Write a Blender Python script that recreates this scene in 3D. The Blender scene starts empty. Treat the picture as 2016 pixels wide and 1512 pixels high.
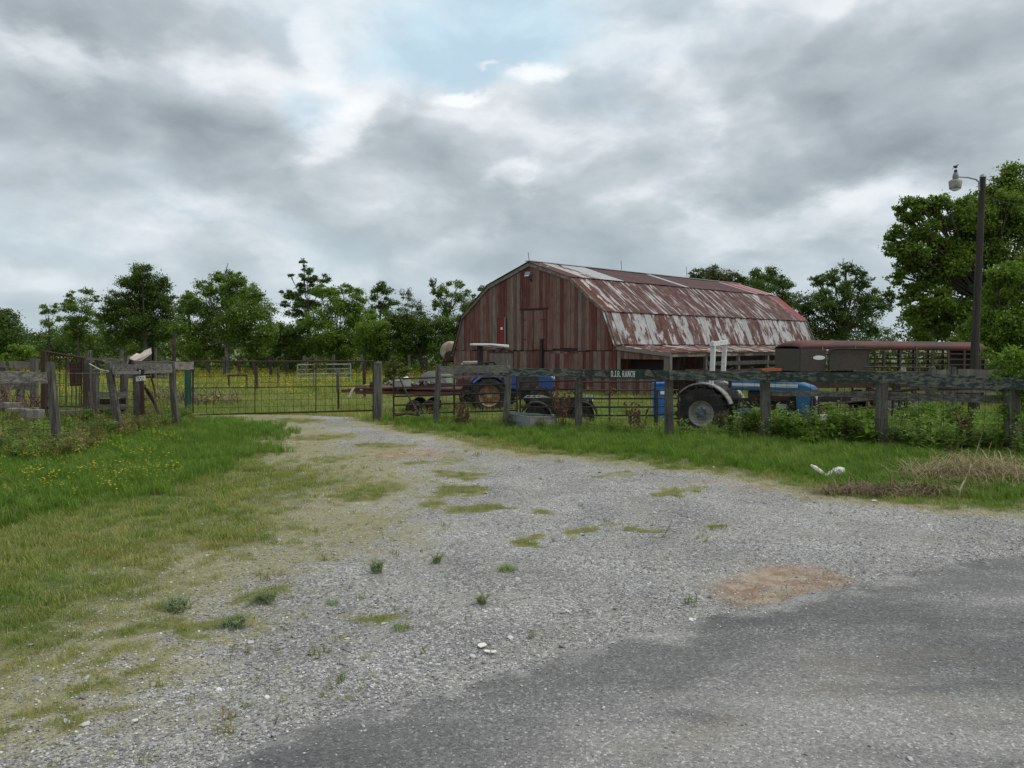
import bpy, math, random
import numpy as np
from mathutils import Vector, Matrix, Euler
R = math.radians
rng = np.random.default_rng(7)
random.seed(7)
scene = bpy.context.scene
C = scene.collection

# ---------------------------------------------------------------- camera
H = 1.85; F = 1514.0
T = math.atan(76 / F)
cam = bpy.data.cameras.new('camera'); cam.sensor_width = 36; cam.lens = 36 * F / 2016
cam.clip_start = 0.05; cam.clip_end = 3000
camo = bpy.data.objects.new('camera', cam); C.objects.link(camo)
camo.location = (0, 0, H); camo.rotation_euler = (math.pi / 2 - T, 0, 0)
scene.camera = camo
# ---------------------------------------------------------------- light
scene.view_settings.view_transform = 'Standard'; scene.view_settings.look = 'None'
scene.view_settings.exposure = 0.38; scene.view_settings.gamma = 1
SUN_EL, SUN_AZ = R(58), R(100)      # azimuth clockwise from +Y (view direction)
sl = bpy.data.lights.new('sun', 'SUN'); sl.energy = 1.5; sl.angle = R(12); sl.color = (1, .97, .92)
so = bpy.data.objects.new('sun', sl); C.objects.link(so)
sd = Vector((math.sin(SUN_AZ) * math.cos(SUN_EL), math.cos(SUN_AZ) * math.cos(SUN_EL), math.sin(SUN_EL)))
so.rotation_euler = sd.to_track_quat('Z', 'Y').to_euler(); so.location = sd * 60


class NT:
    """tiny node helper"""
    def __init__(s, tree): s.t = tree
    def n(s, typ, ins=None, **kw):
        nd = s.t.nodes.new(typ)
        for k, v in kw.items(): setattr(nd, k, v)
        for k, v in (ins or {}).items():
            sock = nd.inputs[k]
            if isinstance(v, bpy.types.NodeSocket): s.t.links.new(v, sock)
            else: sock.default_value = v
        return nd
    def math(s, op, a, b=0.0, clamp=False):
        nd = s.n('ShaderNodeMath', {0: a, 1: b}, operation=op); nd.use_clamp = clamp; return nd.outputs[0]
    def noise(s, vec, scale, detail=4, rough=.55, dist=0.0, w=None):
        nd = s.n('ShaderNodeTexNoise', {'Scale': scale, 'Detail': detail, 'Roughness': rough, 'Distortion': dist})
        if vec is not None: s.t.links.new(vec, nd.inputs['Vector'])
        return nd.outputs['Fac']
    def mapr(s, v, a, b, c=0.0, d=1.0, smooth=True):
        nd = s.n('ShaderNodeMapRange', {'Value': v, 'From Min': a, 'From Max': b, 'To Min': c, 'To Max': d})
        nd.interpolation_type = 'SMOOTHSTEP' if smooth else 'LINEAR'
        return nd.outputs['Result']
    def mix(s, f, a, b, blend='MIX'):
        nd = s.n('ShaderNodeMix', data_type='RGBA', blend_type=blend)
        for k, v in ((0, f), (6, a), (7, b)):
            if isinstance(v, bpy.types.NodeSocket): s.t.links.new(v, nd.inputs[k])
            else: nd.inputs[k].default_value = v if k == 0 else tuple(v) + (1,) * (4 - len(v))
        return nd.outputs[2]
    def mapping(s, vec, scale=(1, 1, 1), loc=(0, 0, 0), rot=(0, 0, 0)):
        return s.n('ShaderNodeMapping', {'Vector': vec, 'Scale': scale, 'Location': loc, 'Rotation': rot}).outputs[0]
    def link(s, a, b): s.t.links.new(a, b)


def dir_angles(px, py):
    """azimuth / elevation of a direction seen in the photograph"""
    x, u = (px - 1008) / F, (756 - py) / F
    dx, dy, dz = x, math.cos(T) + u * math.sin(T), -math.sin(T) + u * math.cos(T)
    return math.atan2(dx, dy), math.atan2(dz, math.hypot(dx, dy))


world = bpy.data.worlds.new('World'); scene.world = world; world.use_nodes = True
wt = world.node_tree; wt.nodes.clear(); N = NT(wt)
tc = N.n('ShaderNodeTexCoord').outputs['Generated']
sep = N.n('ShaderNodeSeparateXYZ', {0: tc})
dx, dy, dz = sep.outputs
az = N.math('ARCTAN2', dx, dy); el = N.math('ARCSINE', dz)
# cloud sheet seen in perspective
zc = N.math('ADD', N.math('ABSOLUTE', dz), .34)
cp = N.n('ShaderNodeCombineXYZ', {0: N.math('DIVIDE', dx, zc), 1: N.math('DIVIDE', dy, zc), 2: 0.0}).outputs[0]
ae = N.n('ShaderNodeCombineXYZ', {0: az, 1: el, 2: 0.0}).outputs[0]
w1 = N.n('ShaderNodeTexNoise', {'Vector': cp, 'Scale': 2.2, 'Detail': 6, 'Roughness': .62}).outputs['Color']
wv = N.n('ShaderNodeVectorMath', {0: w1, 1: (.5, .5, .5)}, operation='SUBTRACT').outputs[0]
wv = N.n('ShaderNodeVectorMath', {0: wv, 'Scale': .20}, operation='SCALE').outputs[0]
aw = N.n('ShaderNodeVectorMath', {0: ae, 1: wv}, operation='ADD').outputs[0]


def blob(px, py, rx, ry, rot=0.0, soft=.25, hard=1.0):
    a, e = dir_angles(px, py)
    mp = N.n('ShaderNodeMapping', {'Vector': aw, 'Location': (a, e, 0), 'Rotation': (0, 0, R(rot)), 'Scale': (rx / F, ry / F, 1)}, vector_type='TEXTURE').outputs[0]
    flat = N.n('ShaderNodeVectorMath', {0: mp, 1: (1, 1, 0)}, operation='MULTIPLY').outputs[0]
    ln = N.n('ShaderNodeVectorMath', {0: flat}, operation='LENGTH').outputs['Value']
    return N.mapr(ln, hard, soft, 0, 1)


dirv = N.n('ShaderNodeVectorMath', {0: tc}, operation='NORMALIZE').outputs[0]


def cloud_h(off):
    """thickness of the cloud deck: large masses plus rounded billows"""
    v = N.mapping(dirv, (1.0, 1.0, 1.85), off)
    wn = N.n('ShaderNodeTexNoise', {'Vector': v, 'Scale': 5.0, 'Detail': 4, 'Roughness': .55}).outputs['Color']
    wd = N.n('ShaderNodeVectorMath', {0: N.n('ShaderNodeVectorMath', {0: wn, 1: (.5, .5, .5)}, operation='SUBTRACT').outputs[0], 'Scale': .16}, operation='SCALE').outputs[0]
    vw = N.n('ShaderNodeVectorMath', {0: v, 1: wd}, operation='ADD').outputs[0]
    big = N.noise(vw, 2.5, 9, .53)
    vo = N.n('ShaderNodeTexVoronoi', {'Vector': vw, 'Scale': 6.2, 'Smoothness': .45}, feature='SMOOTH_F1').outputs['Distance']
    vo2 = N.n('ShaderNodeTexVoronoi', {'Vector': vw, 'Scale': 17.}, feature='F1').outputs['Distance']
    h = N.math('SUBTRACT', N.math('ADD', N.math('MULTIPLY', big, 1.5), .12), N.math('MULTIPLY', vo, .42))
    return N.math('SUBTRACT', h, N.math('MULTIPLY', vo2, .07)), big


h0, n1 = cloud_h((3.1, 1.7, .4)); h1, _ = cloud_h((3.1 + .016, 1.7, .4 + .050))
n2 = N.noise(N.mapping(dirv, (1, 1, 1.9), (5, 2, 8)), 9., 8, .55, .3)
lit = N.math('MULTIPLY', N.math('SUBTRACT', h0, h1), 1.5)
b = N.math('ADD', N.math('MULTIPLY', N.math('SUBTRACT', .66, h0), .70), .52)
b = N.math('ADD', b, lit)
b = N.math('ADD', b, N.math('MULTIPLY', N.math('SUBTRACT', n2, .5), .30))
for args, amt in (((320, 250, 420, 110, -8), -.20), ((250, 20, 520, 70, 0), -.22), ((760, 210, 130, 75, 20), -.20), ((1180, 190, 240, 75, 12), -.14),
                  ((1750, 280, 330, 90, 8), -.16), ((950, 440, 260, 60, 8), -.14), ((120, 330, 260, 60, 0), -.12),
                  ((1060, 125, 95, 38, -12), .30), ((905, 165, 75, 26, -5), .34), ((1020, 385, 90, 60, 20), .18), ((1500, 80, 330, 90, 10), .02),
                  ((620, 60, 60, 90, 0), .22), ((1560, 430, 420, 90, 6), .26), ((1640, 90, 300, 100, 0), -.04), ((120, 90, 140, 40, 0), .16),
                  ((640, 250, 60, 130, -35), .20), ((1330, 350, 260, 50, 14), .12)):
    b = N.math('ADD', b, N.math('MULTIPLY', blob(*args), amt))
cl = N.n('ShaderNodeValToRGB', {0: b}); cr = cl.color_ramp
cr.elements[0].position = -.0; cr.elements[0].color = (.23, .27, .30, 1)
cr.elements[1].position = 1.0; cr.elements[1].color = (.74, .76, .78, 1)
for p_, c_ in ((.20, (.29, .335, .37)), (.40, (.355, .40, .435)), (.58, (.455, .50, .54)), (.78, (.63, .665, .695))):
    e_ = cr.elements.new(p_); e_.color = c_ + (1,)
# thin, slightly greenish light toward the horizon
hz = N.mapr(el, .24, .0, 0, 1)
cloud = N.mix(N.math('MULTIPLY', hz, .42), cl.outputs[0], (.43, .53, .57))
gap = N.math('MAXIMUM', blob(945, 55, 335, 92, 4, .45, 1.1), N.math('MULTIPLY', blob(600, 190, 70, 60, 30, .2), .55))
brk = N.mapr(N.math('SUBTRACT', .5, N.math('ADD', n1, N.math('MULTIPLY', n2, .25))), -.12, .0, 0, .5)
sky = N.n('ShaderNodeTexSky', sky_type='NISHITA', sun_disc=False, sun_elevation=SUN_EL, sun_rotation=SUN_AZ, air_density=1.0, dust_density=2.5, ozone_density=1.0).outputs[0]
bl = N.mix(N.mapr(n2, .35, .65, .70, .90), sky, (5.0, 6.5, 7.3))          # thin high veil over the open blue
cl10 = N.mix(1.0, cloud, (10, 10, 10), 'MULTIPLY')
mixm = N.math('MAXIMUM', gap, N.math('MULTIPLY', brk, .5))
puff = N.math('MAXIMUM', blob(1060, 125, 95, 38, -12, .05), N.math('MULTIPLY', blob(905, 165, 75, 26, -5, .05), .85))
puff = N.math('MAXIMUM', puff, N.math('MULTIPLY', blob(955, 72, 40, 12, 0, .2), .8))
mixm = N.math('MULTIPLY', mixm, N.math('SUBTRACT', 1.0, puff), clamp=True)
col = N.mix(mixm, cl10, bl)
bg = N.n('ShaderNodeBackground', {'Color': col, 'Strength': .1})
wo = N.n('ShaderNodeOutputWorld', {0: bg.outputs[0]})

# ---------------------------------------------------------------- numeric noise


def _h(ix, iy, s):
    v = np.sin(ix * 127.1 + iy * 311.7 + s * 74.7) * 43758.5453
    return v - np.floor(v)


def vn(x, y, s=0):
    ix, iy = np.floor(x), np.floor(y); fx, fy = x - ix, y - iy
    fx = fx * fx * (3 - 2 * fx); fy = fy * fy * (3 - 2 * fy)
    a = _h(ix, iy, s) * (1 - fx) + _h(ix + 1, iy, s) * fx
    b = _h(ix, iy + 1, s) * (1 - fx) + _h(ix + 1, iy + 1, s) * fx
    return (a * (1 - fy) + b * fy) * 2 - 1


def fbm(x, y, s=0, o=4):
    t = 0; a = .5
    for i in range(o):
        t = t + a * vn(x, y, s + i * 3.3); x = x * 2.03 + 5.1; y = y * 2.03 + 1.7; a *= .55
    return t


def sst(a, b, x):
    t = np.clip((x - a) / (b - a), 0, 1); return t * t * (3 - 2 * t)


FX = [-30, -8.4, -3.28, -1.6, 1.44, 3.08, 4.8, 6.7, 8.1, 14]
FY = [22, 20, 18.9, 17.7, 16.5, 15.1, 14.7, 14.0, 12.6, 10.5]


def gz(x, y):
    """terrain height: level by the road, falling a little behind the fence line"""
    x = np.asarray(x, float); y = np.asarray(y, float)
    yf = np.interp(x, FX, FY)
    return -.45 * sst(0.3, 5.5, y - yf)


def gzn(x, y):
    near = sst(60, 25, np.asarray(y, float))
    return gz(x, y) + near * (.035 * fbm(x * .35, y * .35, 11, 3) + .012 * fbm(x * 1.9, y * 1.9, 5, 3))


def W(px, py, d):
    x, u = (px - 1008) / F, (756 - py) / F
    k = d / (math.cos(T) + u * math.sin(T))
    return Vector((x * k, d, H + (-math.sin(T) + u * math.cos(T)) * k))


def G(px, py):
    x, u = (px - 1008) / F, (756 - py) / F
    dy = math.cos(T) + u * math.sin(T); dz = -math.sin(T) + u * math.cos(T)
    z = 0.0
    for _ in range(30):
        k = (z - H) / dz; z = float(gz(x * k, dy * k)) * .5 + z * .5
    return Vector((x * k, dy * k, z))


def topx(x, y, z):
    fw = y * math.cos(T) - (z - H) * math.sin(T); up = y * math.sin(T) + (z - H) * math.cos(T)
    fw = np.maximum(fw, .3)
    return 1008 + F * x / fw, 756 - F * up / fw


def gnd(x, y): return float(gzn(x, y))


# ---------------------------------------------------------------- objects
def setp(o, label=None, cat=None, group=None, kind=None):
    for k, v in (('label', label), ('category', cat), ('group', group), ('kind', kind)):
        if v: o[k] = v
    return o


def thing(name, loc, label, cat, group=None, rz=0.0):
    o = bpy.data.objects.new(name, None); C.objects.link(o)
    o.location = loc; o.rotation_euler = (0, 0, rz); o.empty_display_size = .2
    return setp(o, label, cat, group)


class MB:
    def __init__(s): s.v = []; s.f = []
    def add(s, vs, fs):
        b = len(s.v); s.v += [tuple(v) for v in vs]; s.f += [tuple(i + b for i in f) for f in fs]; return s
    def box(s, c, d, rot=None):
        hx, hy, hz_ = d[0] / 2, d[1] / 2, d[2] / 2
        vs = [Vector((x, y, z)) for x in (-hx, hx) for y in (-hy, hy) for z in (-hz_, hz_)]
        if rot is not None:
            m = Euler(rot).to_matrix(); vs = [m @ v for v in vs]
        c = Vector(c)
        return s.add([v + c for v in vs], [(0, 1, 3, 2), (4, 6, 7, 5), (0, 4, 5, 1), (2, 3, 7, 6), (0, 2, 6, 4), (1, 5, 7, 3)])
    def beam(s, p, q, w, h, up=(0, 0, 1), wob=0.0, n=1, t1=1.0, rag=False):
        """box section from p to q, w across, h along 'up'"""
        p, q = Vector(p), Vector(q); d = (q - p).normalized(); up = Vector(up)
        sdv = d.cross(up)
        if sdv.length < 1e-4: sdv = d.cross(Vector((1, 0, 0)))
        sdv.normalize(); u = sdv.cross(d).normalized()
        vs = []; fs = []
        for i in range(n + 1):
            t = i / n; c = p.lerp(q, t) + sdv * random.uniform(-wob, wob) + u * random.uniform(-wob, wob)
            k = 1 + (t1 - 1) * t
            for a, b_ in ((-1, -1), (1, -1), (1, 1), (-1, 1)):
                e = d * (random.uniform(-.02, .02) if rag and i in (0, n) else 0)
                vs.append(c + e + sdv * a * w * k / 2 * random.uniform(1 - wob * 4, 1) + u * b_ * h * k / 2 * random.uniform(1 - wob * 4, 1))
        for i in range(n):
            for j in range(4):
                a = i * 4 + j; b_ = i * 4 + (j + 1) % 4
                fs.append((a, b_, b_ + 4, a + 4))
        fs += [(3, 2, 1, 0), tuple(n * 4 + j for j in range(4))]
        return s.add(vs, fs)
    def tube(s, pts, r, n=6, cap=True):
        pts = [Vector(p) for p in pts]; m = len(pts)
        rs = r if isinstance(r, (list, tuple)) else [r] * m
        vs = []; fs = []; prev = None
        for i, p in enumerate(pts):
            d = (pts[min(i + 1, m - 1)] - pts[max(i - 1, 0)])
            d = d.normalized() if d.length > 1e-6 else Vector((0, 0, 1))
            if prev is None:
                a = d.orthogonal().normalized()
            else:
                a = (prev - d * prev.dot(d))
                a = a.normalized() if a.length > 1e-5 else d.orthogonal().normalized()
            prev = a; b_ = d.cross(a)
            for j in range(n):
                t = 2 * math.pi * j / n
                vs.append(p + (a * math.cos(t) + b_ * math.sin(t)) * rs[i])
        for i in range(m - 1):
            for j in range(n):
                fs.append((i * n + j, i * n + (j + 1) % n, (i + 1) * n + (j + 1) % n, (i + 1) * n + j))
        if cap: fs += [tuple(range(n))[::-1], tuple((m - 1) * n + j for j in range(n))]
        return s.add(vs, fs)
    def lathe(s, prof, c=(0, 0, 0), axis='Y', n=24, closed=False, cap0=True):
        """prof: (r, along)"""
        vs = []; fs = []; c = Vector(c); m = len(prof)
        for r, a in prof:
            for j in range(n):
                t = 2 * math.pi * j / n; x, y = r * math.cos(t), r * math.sin(t)
                v = {'Y': (x, a, y), 'X': (a, x, y), 'Z': (x, y, a)}[axis]
                vs.append(c + Vector(v))
        for i in range(m if closed else m - 1):
            i2 = (i + 1) % m
            for j in range(n):
                fs.append((i * n + j, i * n + (j + 1) % n, i2 * n + (j + 1) % n, i2 * n + j))
        if not closed:
            fs += ([tuple(range(n))[::-1]] if cap0 else []) + [tuple((m - 1) * n + j for j in range(n))]
        return s.add(vs, fs)
    def prism(s, poly, dvec):
        """poly: 3-D outline; dvec: extrusion"""
        poly = [Vector(p) for p in poly]; d = Vector(dvec); n = len(poly)
        return s.add(poly + [p + d for p in poly], [tuple(range(n))[::-1], tuple(range(n, 2 * n))] + [(i, (i + 1) % n, (i + 1) % n + n, i + n) for i in range(n)])
    def grid(s, fn, nu, nv):
        vs = [fn(i / nu, j / nv) for i in range(nu + 1) for j in range(nv + 1)]
        return s.add(vs, [(i * (nv + 1) + j, (i + 1) * (nv + 1) + j, (i + 1) * (nv + 1) + j + 1, i * (nv + 1) + j + 1) for i in range(nu) for j in range(nv)])
    def build(s, name, m, parent=None, smooth=False, world=False, loc=None, label=None, cat=None, group=None, kind=None, bevel=0):
        vs = [Vector(v) for v in s.v]
        if world and parent is not None:
            M = Matrix.Identity(4); q_ = parent
            while q_ is not None: M = Matrix.Translation(q_.location) @ Euler(q_.rotation_euler).to_matrix().to_4x4() @ M; q_ = q_.parent
            Mi = M.inverted(); vs = [Mi @ v for v in vs]
        if loc is not None:
            l = Vector(loc); vs = [v - l for v in vs]
        me = bpy.data.meshes.new(name); me.from_pydata([tuple(v) for v in vs], [], s.f); me.validate()
        if smooth:
            me.polygons.foreach_set('use_smooth', [True] * len(me.polygons))
        o = bpy.data.objects.new(name, me); C.objects.link(o)
        if loc is not None: o.location = loc
        if m is not None: me.materials.append(m)
        if parent is not None: o.parent = parent
        if bevel:
            bm = o.modifiers.new('bevel', 'BEVEL'); bm.width = bevel; bm.segments = 2; bm.limit_method = 'ANGLE'
        return setp(o, label, cat, group, kind)


def npmesh(name, V, Fq, m, parent=None, kind=None, smooth=False):
    me = bpy.data.meshes.new(name); V = np.asarray(V, np.float32); Fq = np.asarray(Fq, np.int32)
    k = Fq.shape[1]
    me.vertices.add(len(V)); me.vertices.foreach_set('co', V.ravel())
    me.loops.add(Fq.size); me.loops.foreach_set('vertex_index', Fq.ravel())
    me.polygons.add(len(Fq)); me.polygons.foreach_set('loop_start', np.arange(0, Fq.size, k, dtype=np.int32))
    me.polygons.foreach_set('loop_total', np.full(len(Fq), k, np.int32))
    if smooth: me.polygons.foreach_set('use_smooth', np.ones(len(Fq), bool))
    me.update(calc_edges=True)
    if m is not None: me.materials.append(m)
    o = bpy.data.objects.new(name, me); C.objects.link(o)
    if parent is not None: o.parent = parent
    if kind: o['kind'] = kind
    return o


def dup(src, parent=None, loc=None, rz=None, **props):
    o = src.copy(); C.objects.link(o); o.parent = parent
    if loc is not None: o.location = loc
    if rz is not None: o.rotation_euler = (0, 0, rz)
    for k, v in props.items(): o[k] = v
    for ch in list(src.children): dup(ch, o)
    return o


# ---------------------------------------------------------------- materials
MATS = {}


def newmat(name):
    m = bpy.data.materials.new(name); m.use_nodes = True; t = m.node_tree; t.nodes.clear(); n = NT(t)
    bs = n.n('ShaderNodeBsdfPrincipled'); out = n.n('ShaderNodeOutputMaterial', {0: bs.outputs[0]})
    bs.inputs['Specular IOR Level'].default_value = .3
    return m, n, bs, out


def wear(name, base, alt=None, stain=None, scale=3.0, stretch=(1, 1, 1), thr=.5, soft=.12, rough=.8, metal=0.0, bump=.3, grain=.25, rnd=.15, fine=40, st_amt=.6, st_scale=1.2, altrough=None):
    """base colour worn through to 'alt' in streaks/patches, dirt 'stain', fine grain and relief; varies a little from piece to piece"""
    if name in MATS: return MATS[name]
    m, n, bs, out = newmat(name)
    co = n.n('ShaderNodeTexCoord').outputs['Object']; oi = n.n('ShaderNodeObjectInfo').outputs['Random']
    off = n.n('ShaderNodeCombineXYZ', {0: n.math('MULTIPLY', oi, 37.), 1: n.math('MULTIPLY', oi, 11.), 2: n.math('MULTIPLY', oi, 53.)}).outputs[0]
    v = n.n('ShaderNodeVectorMath', {0: co, 1: off}, operation='ADD').outputs[0] if rnd >= 0 else co
    sv = n.mapping(v, stretch)
    c = tuple(base)
    col = n.mix(0.0, c, c)
    nz = n.noise(sv, scale, 7, .62)
    if alt is not None:
        f = n.mapr(n.math('ADD', nz, n.math('MULTIPLY', n.math('SUBTRACT', oi, .5), max(rnd, 0))), thr - soft, thr + soft)
        col = n.mix(f, c, alt)
    if stain is not None:
        f2 = n.math('MULTIPLY', n.mapr(n.noise(n.mapping(v, (1, 1, 1), (5, 3, 9)), st_scale, 6, .65), .48, .72), st_amt)
        col = n.mix(f2, col, stain)
    g = n.noise(sv, fine, 3, .6)
    gm = n.mapr(g, .25, .75, 1 - grain, 1 + grain, smooth=False)
    if rnd > 0: gm = n.math('MULTIPLY', gm, n.mapr(oi, 0, 1, 1 - rnd, 1 + rnd, smooth=False))
    gc = n.n('ShaderNodeCombineColor', {0: gm, 1: gm, 2: gm}).outputs[0]
    col = n.mix(1.0, col, gc, 'MULTIPLY')
    n.link(col, bs.inputs['Base Color']); bs.inputs['Roughness'].default_value = rough; bs.inputs['Metallic'].default_value = metal
    if bump:
        bp = n.n('ShaderNodeBump', {'Strength': bump, 'Distance': .01, 'Height': n.math('ADD', g, n.math('MULTIPLY', nz, 2.0))})
        n.link(bp.outputs[0], bs.inputs['Normal'])
    MATS[name] = m; return m


def leafmat(name, a, b, c=None, trans=.35, tint=False):
    if name in MATS: return MATS[name]
    m, n, bs, out = newmat(name)
    g = n.n('ShaderNodeNewGeometry')
    co = n.n('ShaderNodeTexCoord').outputs['Object']
    r = g.outputs['Random Per Island']
    big = n.noise(co, .55, 3, .6)
    f = n.math('ADD', n.math('MULTIPLY', r, .55), n.mapr(big, .3, .7, 0, .45), clamp=True)
    col = n.mix(f, a, b)
    if tint:
        tt = n.n('ShaderNodeAttribute', attribute_type='INSTANCER', attribute_name='tint').outputs['Fac']
        col = n.mix(tt, col, c)
        oi = n.n('ShaderNodeObjectInfo').outputs['Random']
        k = n.mapr(oi, 0, 1, .75, 1.25, smooth=False)
        col = n.mix(1.0, col, n.n('ShaderNodeCombineColor', {0: k, 1: k, 2: k}).outputs[0], 'MULTIPLY')
    elif c is not None:
        col = n.mix(n.mapr(r, .86, .97), col, c)
    n.link(col, bs.inputs['Base Color']); bs.inputs['Roughness'].default_value = .55
    bs.inputs['Specular IOR Level'].default_value = .25
    tr = n.n('ShaderNodeBsdfTranslucent', {'Color': n.mix(1.0, col, (1.25, 1.45, .7), 'MULTIPLY')})
    mx = n.n('ShaderNodeMixShader', {0: trans, 1: bs.outputs[0], 2: tr.outputs[0]})
    n.link(mx.outputs[0], out.inputs[0])
    MATS[name] = m; return m


def scatter(name, P, rot, scl, idx, tint, protos, label=None):
    """one 'stuff' object: prototypes instanced on points"""
    me = bpy.data.meshes.new(name); P = np.asarray(P, np.float32); n_ = len(P)
    me.vertices.add(n_); me.vertices.foreach_set('co', P.ravel())
    def at(nm, ty, arr, key):
        a = me.attributes.new(nm, ty, 'POINT'); a.data.foreach_set(key, np.ascontiguousarray(arr).ravel())
    at('rot', 'FLOAT_VECTOR', np.asarray(rot, np.float32), 'vector')
    scl = np.asarray(scl, np.float32)
    if scl.ndim == 1: scl = np.stack([scl] * 3, 1)
    at('scl', 'FLOAT_VECTOR', scl, 'vector')
    at('idx', 'INT', np.asarray(idx, np.int32), 'value')
    at('tint', 'FLOAT', np.asarray(tint, np.float32), 'value')
    o = bpy.data.objects.new(name, me); C.objects.link(o); o['kind'] = 'stuff'
    if label: o['label'] = label
    pc = bpy.data.collections.new(name + '_pieces')
    for i, q in enumerate(protos):
        q.name = '%02d_%s' % (i, q.name); pc.objects.link(q)
    t = bpy.data.node_groups.new(name + '_scatter', 'GeometryNodeTree')
    t.interface.new_socket('Geometry', in_out='INPUT', socket_type='NodeSocketGeometry')
    t.interface.new_socket('Geometry', in_out='OUTPUT', socket_type='NodeSocketGeometry')
    g = NT(t); gi = g.n('NodeGroupInput'); go = g.n('NodeGroupOutput')
    ci = g.n('GeometryNodeCollectionInfo', {'Collection': pc, 'Separate Children': True, 'Reset Children': True})
    def na(nm, ty): return g.n('GeometryNodeInputNamedAttribute', {'Name': nm}, data_type=ty).outputs['Attribute']
    er = g.n('FunctionNodeEulerToRotation', {0: na('rot', 'FLOAT_VECTOR')}).outputs[0]
    ip = g.n('GeometryNodeInstanceOnPoints', {'Points': gi.outputs[0], 'Instance': ci.outputs[0], 'Pick Instance': True, 'Instance Index': na('idx', 'INT'), 'Rotation': er, 'Scale': na('scl', 'FLOAT_VECTOR')})
    g.link(ip.outputs[0], go.inputs[0])
    md = o.modifiers.new('scatter', 'NODES'); md.node_group = t
    return o


def proto(name, V, Fc, m, smooth=False):
    me = bpy.data.meshes.new(name); me.from_pydata([tuple(v) for v in V], [], Fc)
    if smooth: me.polygons.foreach_set('use_smooth', [True] * len(me.polygons))
    me.materials.append(m)
    return bpy.data.objects.new(name, me)
# ================================================================ GROUND
def poly_sdf(P, poly):
    """signed distance (positive inside) of points P (n,2) to a polygon"""
    poly = np.asarray(poly, float); n = len(poly); x, y = P[:, 0], P[:, 1]
    d = np.full(len(P), 1e9); ins = np.zeros(len(P), bool)
    for i in range(n):
        a, b = poly[i], poly[(i + 1) % n]; e = b - a
        t = np.clip(((x - a[0]) * e[0] + (y - a[1]) * e[1]) / (e @ e + 1e-12), 0, 1)
        d = np.minimum(d, np.hypot(x - a[0] - t * e[0], y - a[1] - t * e[1]))
        c = (a[1] > y) != (b[1] > y)
        ins ^= c & (x < (b[0] - a[0]) * (y - a[1]) / (b[1] - a[1] + 1e-12) + a[0])
    return np.where(ins, d, -d)


def gp(pts): return [tuple(G(*p)[:2]) for p in pts]


LAWN = gp([(385, 822), (470, 826), (530, 845), (560, 880), (575, 915), (640, 925), (715, 938), (690, 965), (620, 985), (575, 1010), (600, 1050), (540, 1075), (450, 1085), (360, 1120), (300, 1165), (235, 1205), (150, 1245), (0, 1330)]) + [(-9, 4.0), (-60, 4), (-60, 22)] + gp([(200, 822)])
DEEP = gp([(440, 824), (555, 845), (560, 885), (470, 915), (385, 962), (330, 985), (120, 1012), (0, 1045)]) + [(-11, 7.2), (-60, 6.5), (-60, 22)] + gp([(200, 822)])
VERGE = gp([(700, 826), (760, 845), (860, 862), (1000, 888), (1150, 905), (1300, 918), (1450, 938), (1550, 962), (1680, 985), (1850, 1000), (2016, 1010)]) + [(60, 7.5), (60, 24), (-3.3, 24)] + gp([(640, 812)])
FIELD = [(-200, 26), (-13.5, 23.5), (-8.2, 21.0), (-3.3, 19.6), (8.3, 14), (200, 14), (400, 900), (-400, 900)]
EDGE = [(300, 1545), (430, 1505), (560, 1452), (700, 1408), (880, 1366), (1000, 1330), (1130, 1292), (1230, 1256), (1330, 1226), (1450, 1196), (1560, 1181), (1690, 1166), (1745, 1146), (1860, 1118), (2016, 1096)]
EX = np.array([-60, -8] + [G(*p).x for p in EDGE] + [12, 60]); EY = np.array([-12, .5] + [G(*p).y for p in EDGE] + [9.6, 24])
TIPS = [(730, 968, 50, 20, .9), (900, 935, 80, 10, .6), (1215, 935, 60, 6, .4), (905, 962, 55, 8, .8), (870, 978, 30, 15, .5), (950, 996, 75, 9, .7), (1050, 1003, 35, 8, .7), (1025, 1055, 52, 10, .8),
        (1185, 1050, 38, 9, .6), (1275, 1040, 66, 8, .6), (1445, 1030, 30, 4, .5), (1340, 968, 45, 5, .4), (330, 1240, 120, 28, .9), (400, 1262, 70, 17, .9), (230, 1205, 80, 16, .5), (60, 1255, 95, 32, 1.), (170, 1300, 70, 20, .5), (255, 1342, 100, 14, .5),
        (120, 1385, 130, 17, .7), (250, 1384, 62, 11, .9), (170, 1412, 60, 10, .8), (490, 1228, 62, 16, .6), (790, 1236, 32, 15, .6), (690, 1281, 30, 6, .5), (350, 1182, 60, 14, .5), (515, 1172, 50, 12, .7), (225, 1150, 40, 8, .8), (200, 1170, 110, 14, .5),
        (640, 860, 70, 8, .5), (760, 875, 90, 8, .5), (560, 830, 80, 5, .6), (840, 908, 90, 7, .35), (660, 905, 60, 9, .5), (340, 1300, 90, 12, .35), (520, 1262, 60, 8, .3)]
DIRT = [(1550, 1155, 170, 31, 1.), (1470, 1150, 100, 22, .8), (820, 892, 110, 9, .8), (800, 1120, 110, 45, .22), (700, 1200, 130, 70, .12), (1500, 955, 260, 12, .45), (1750, 985, 150, 10, .5), (600, 860, 90, 14, .5), (1050, 905, 240, 14, .25), (430, 800, 100, 7, .4)]


def ell(P, tab):
    out = np.zeros(len(P))
    for px, py, rx, ry, a in tab:
        c = G(px, py); dx_ = G(px + rx, py).x - c.x; dy_ = abs(G(px, py - ry).y - c.y)
        q = np.hypot((P[:, 0] - c.x) / dx_, (P[:, 1] - c.y) / max(dy_, .05))
        out = np.maximum(out, a * sst(1.25, .45, q))
    return out


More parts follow.
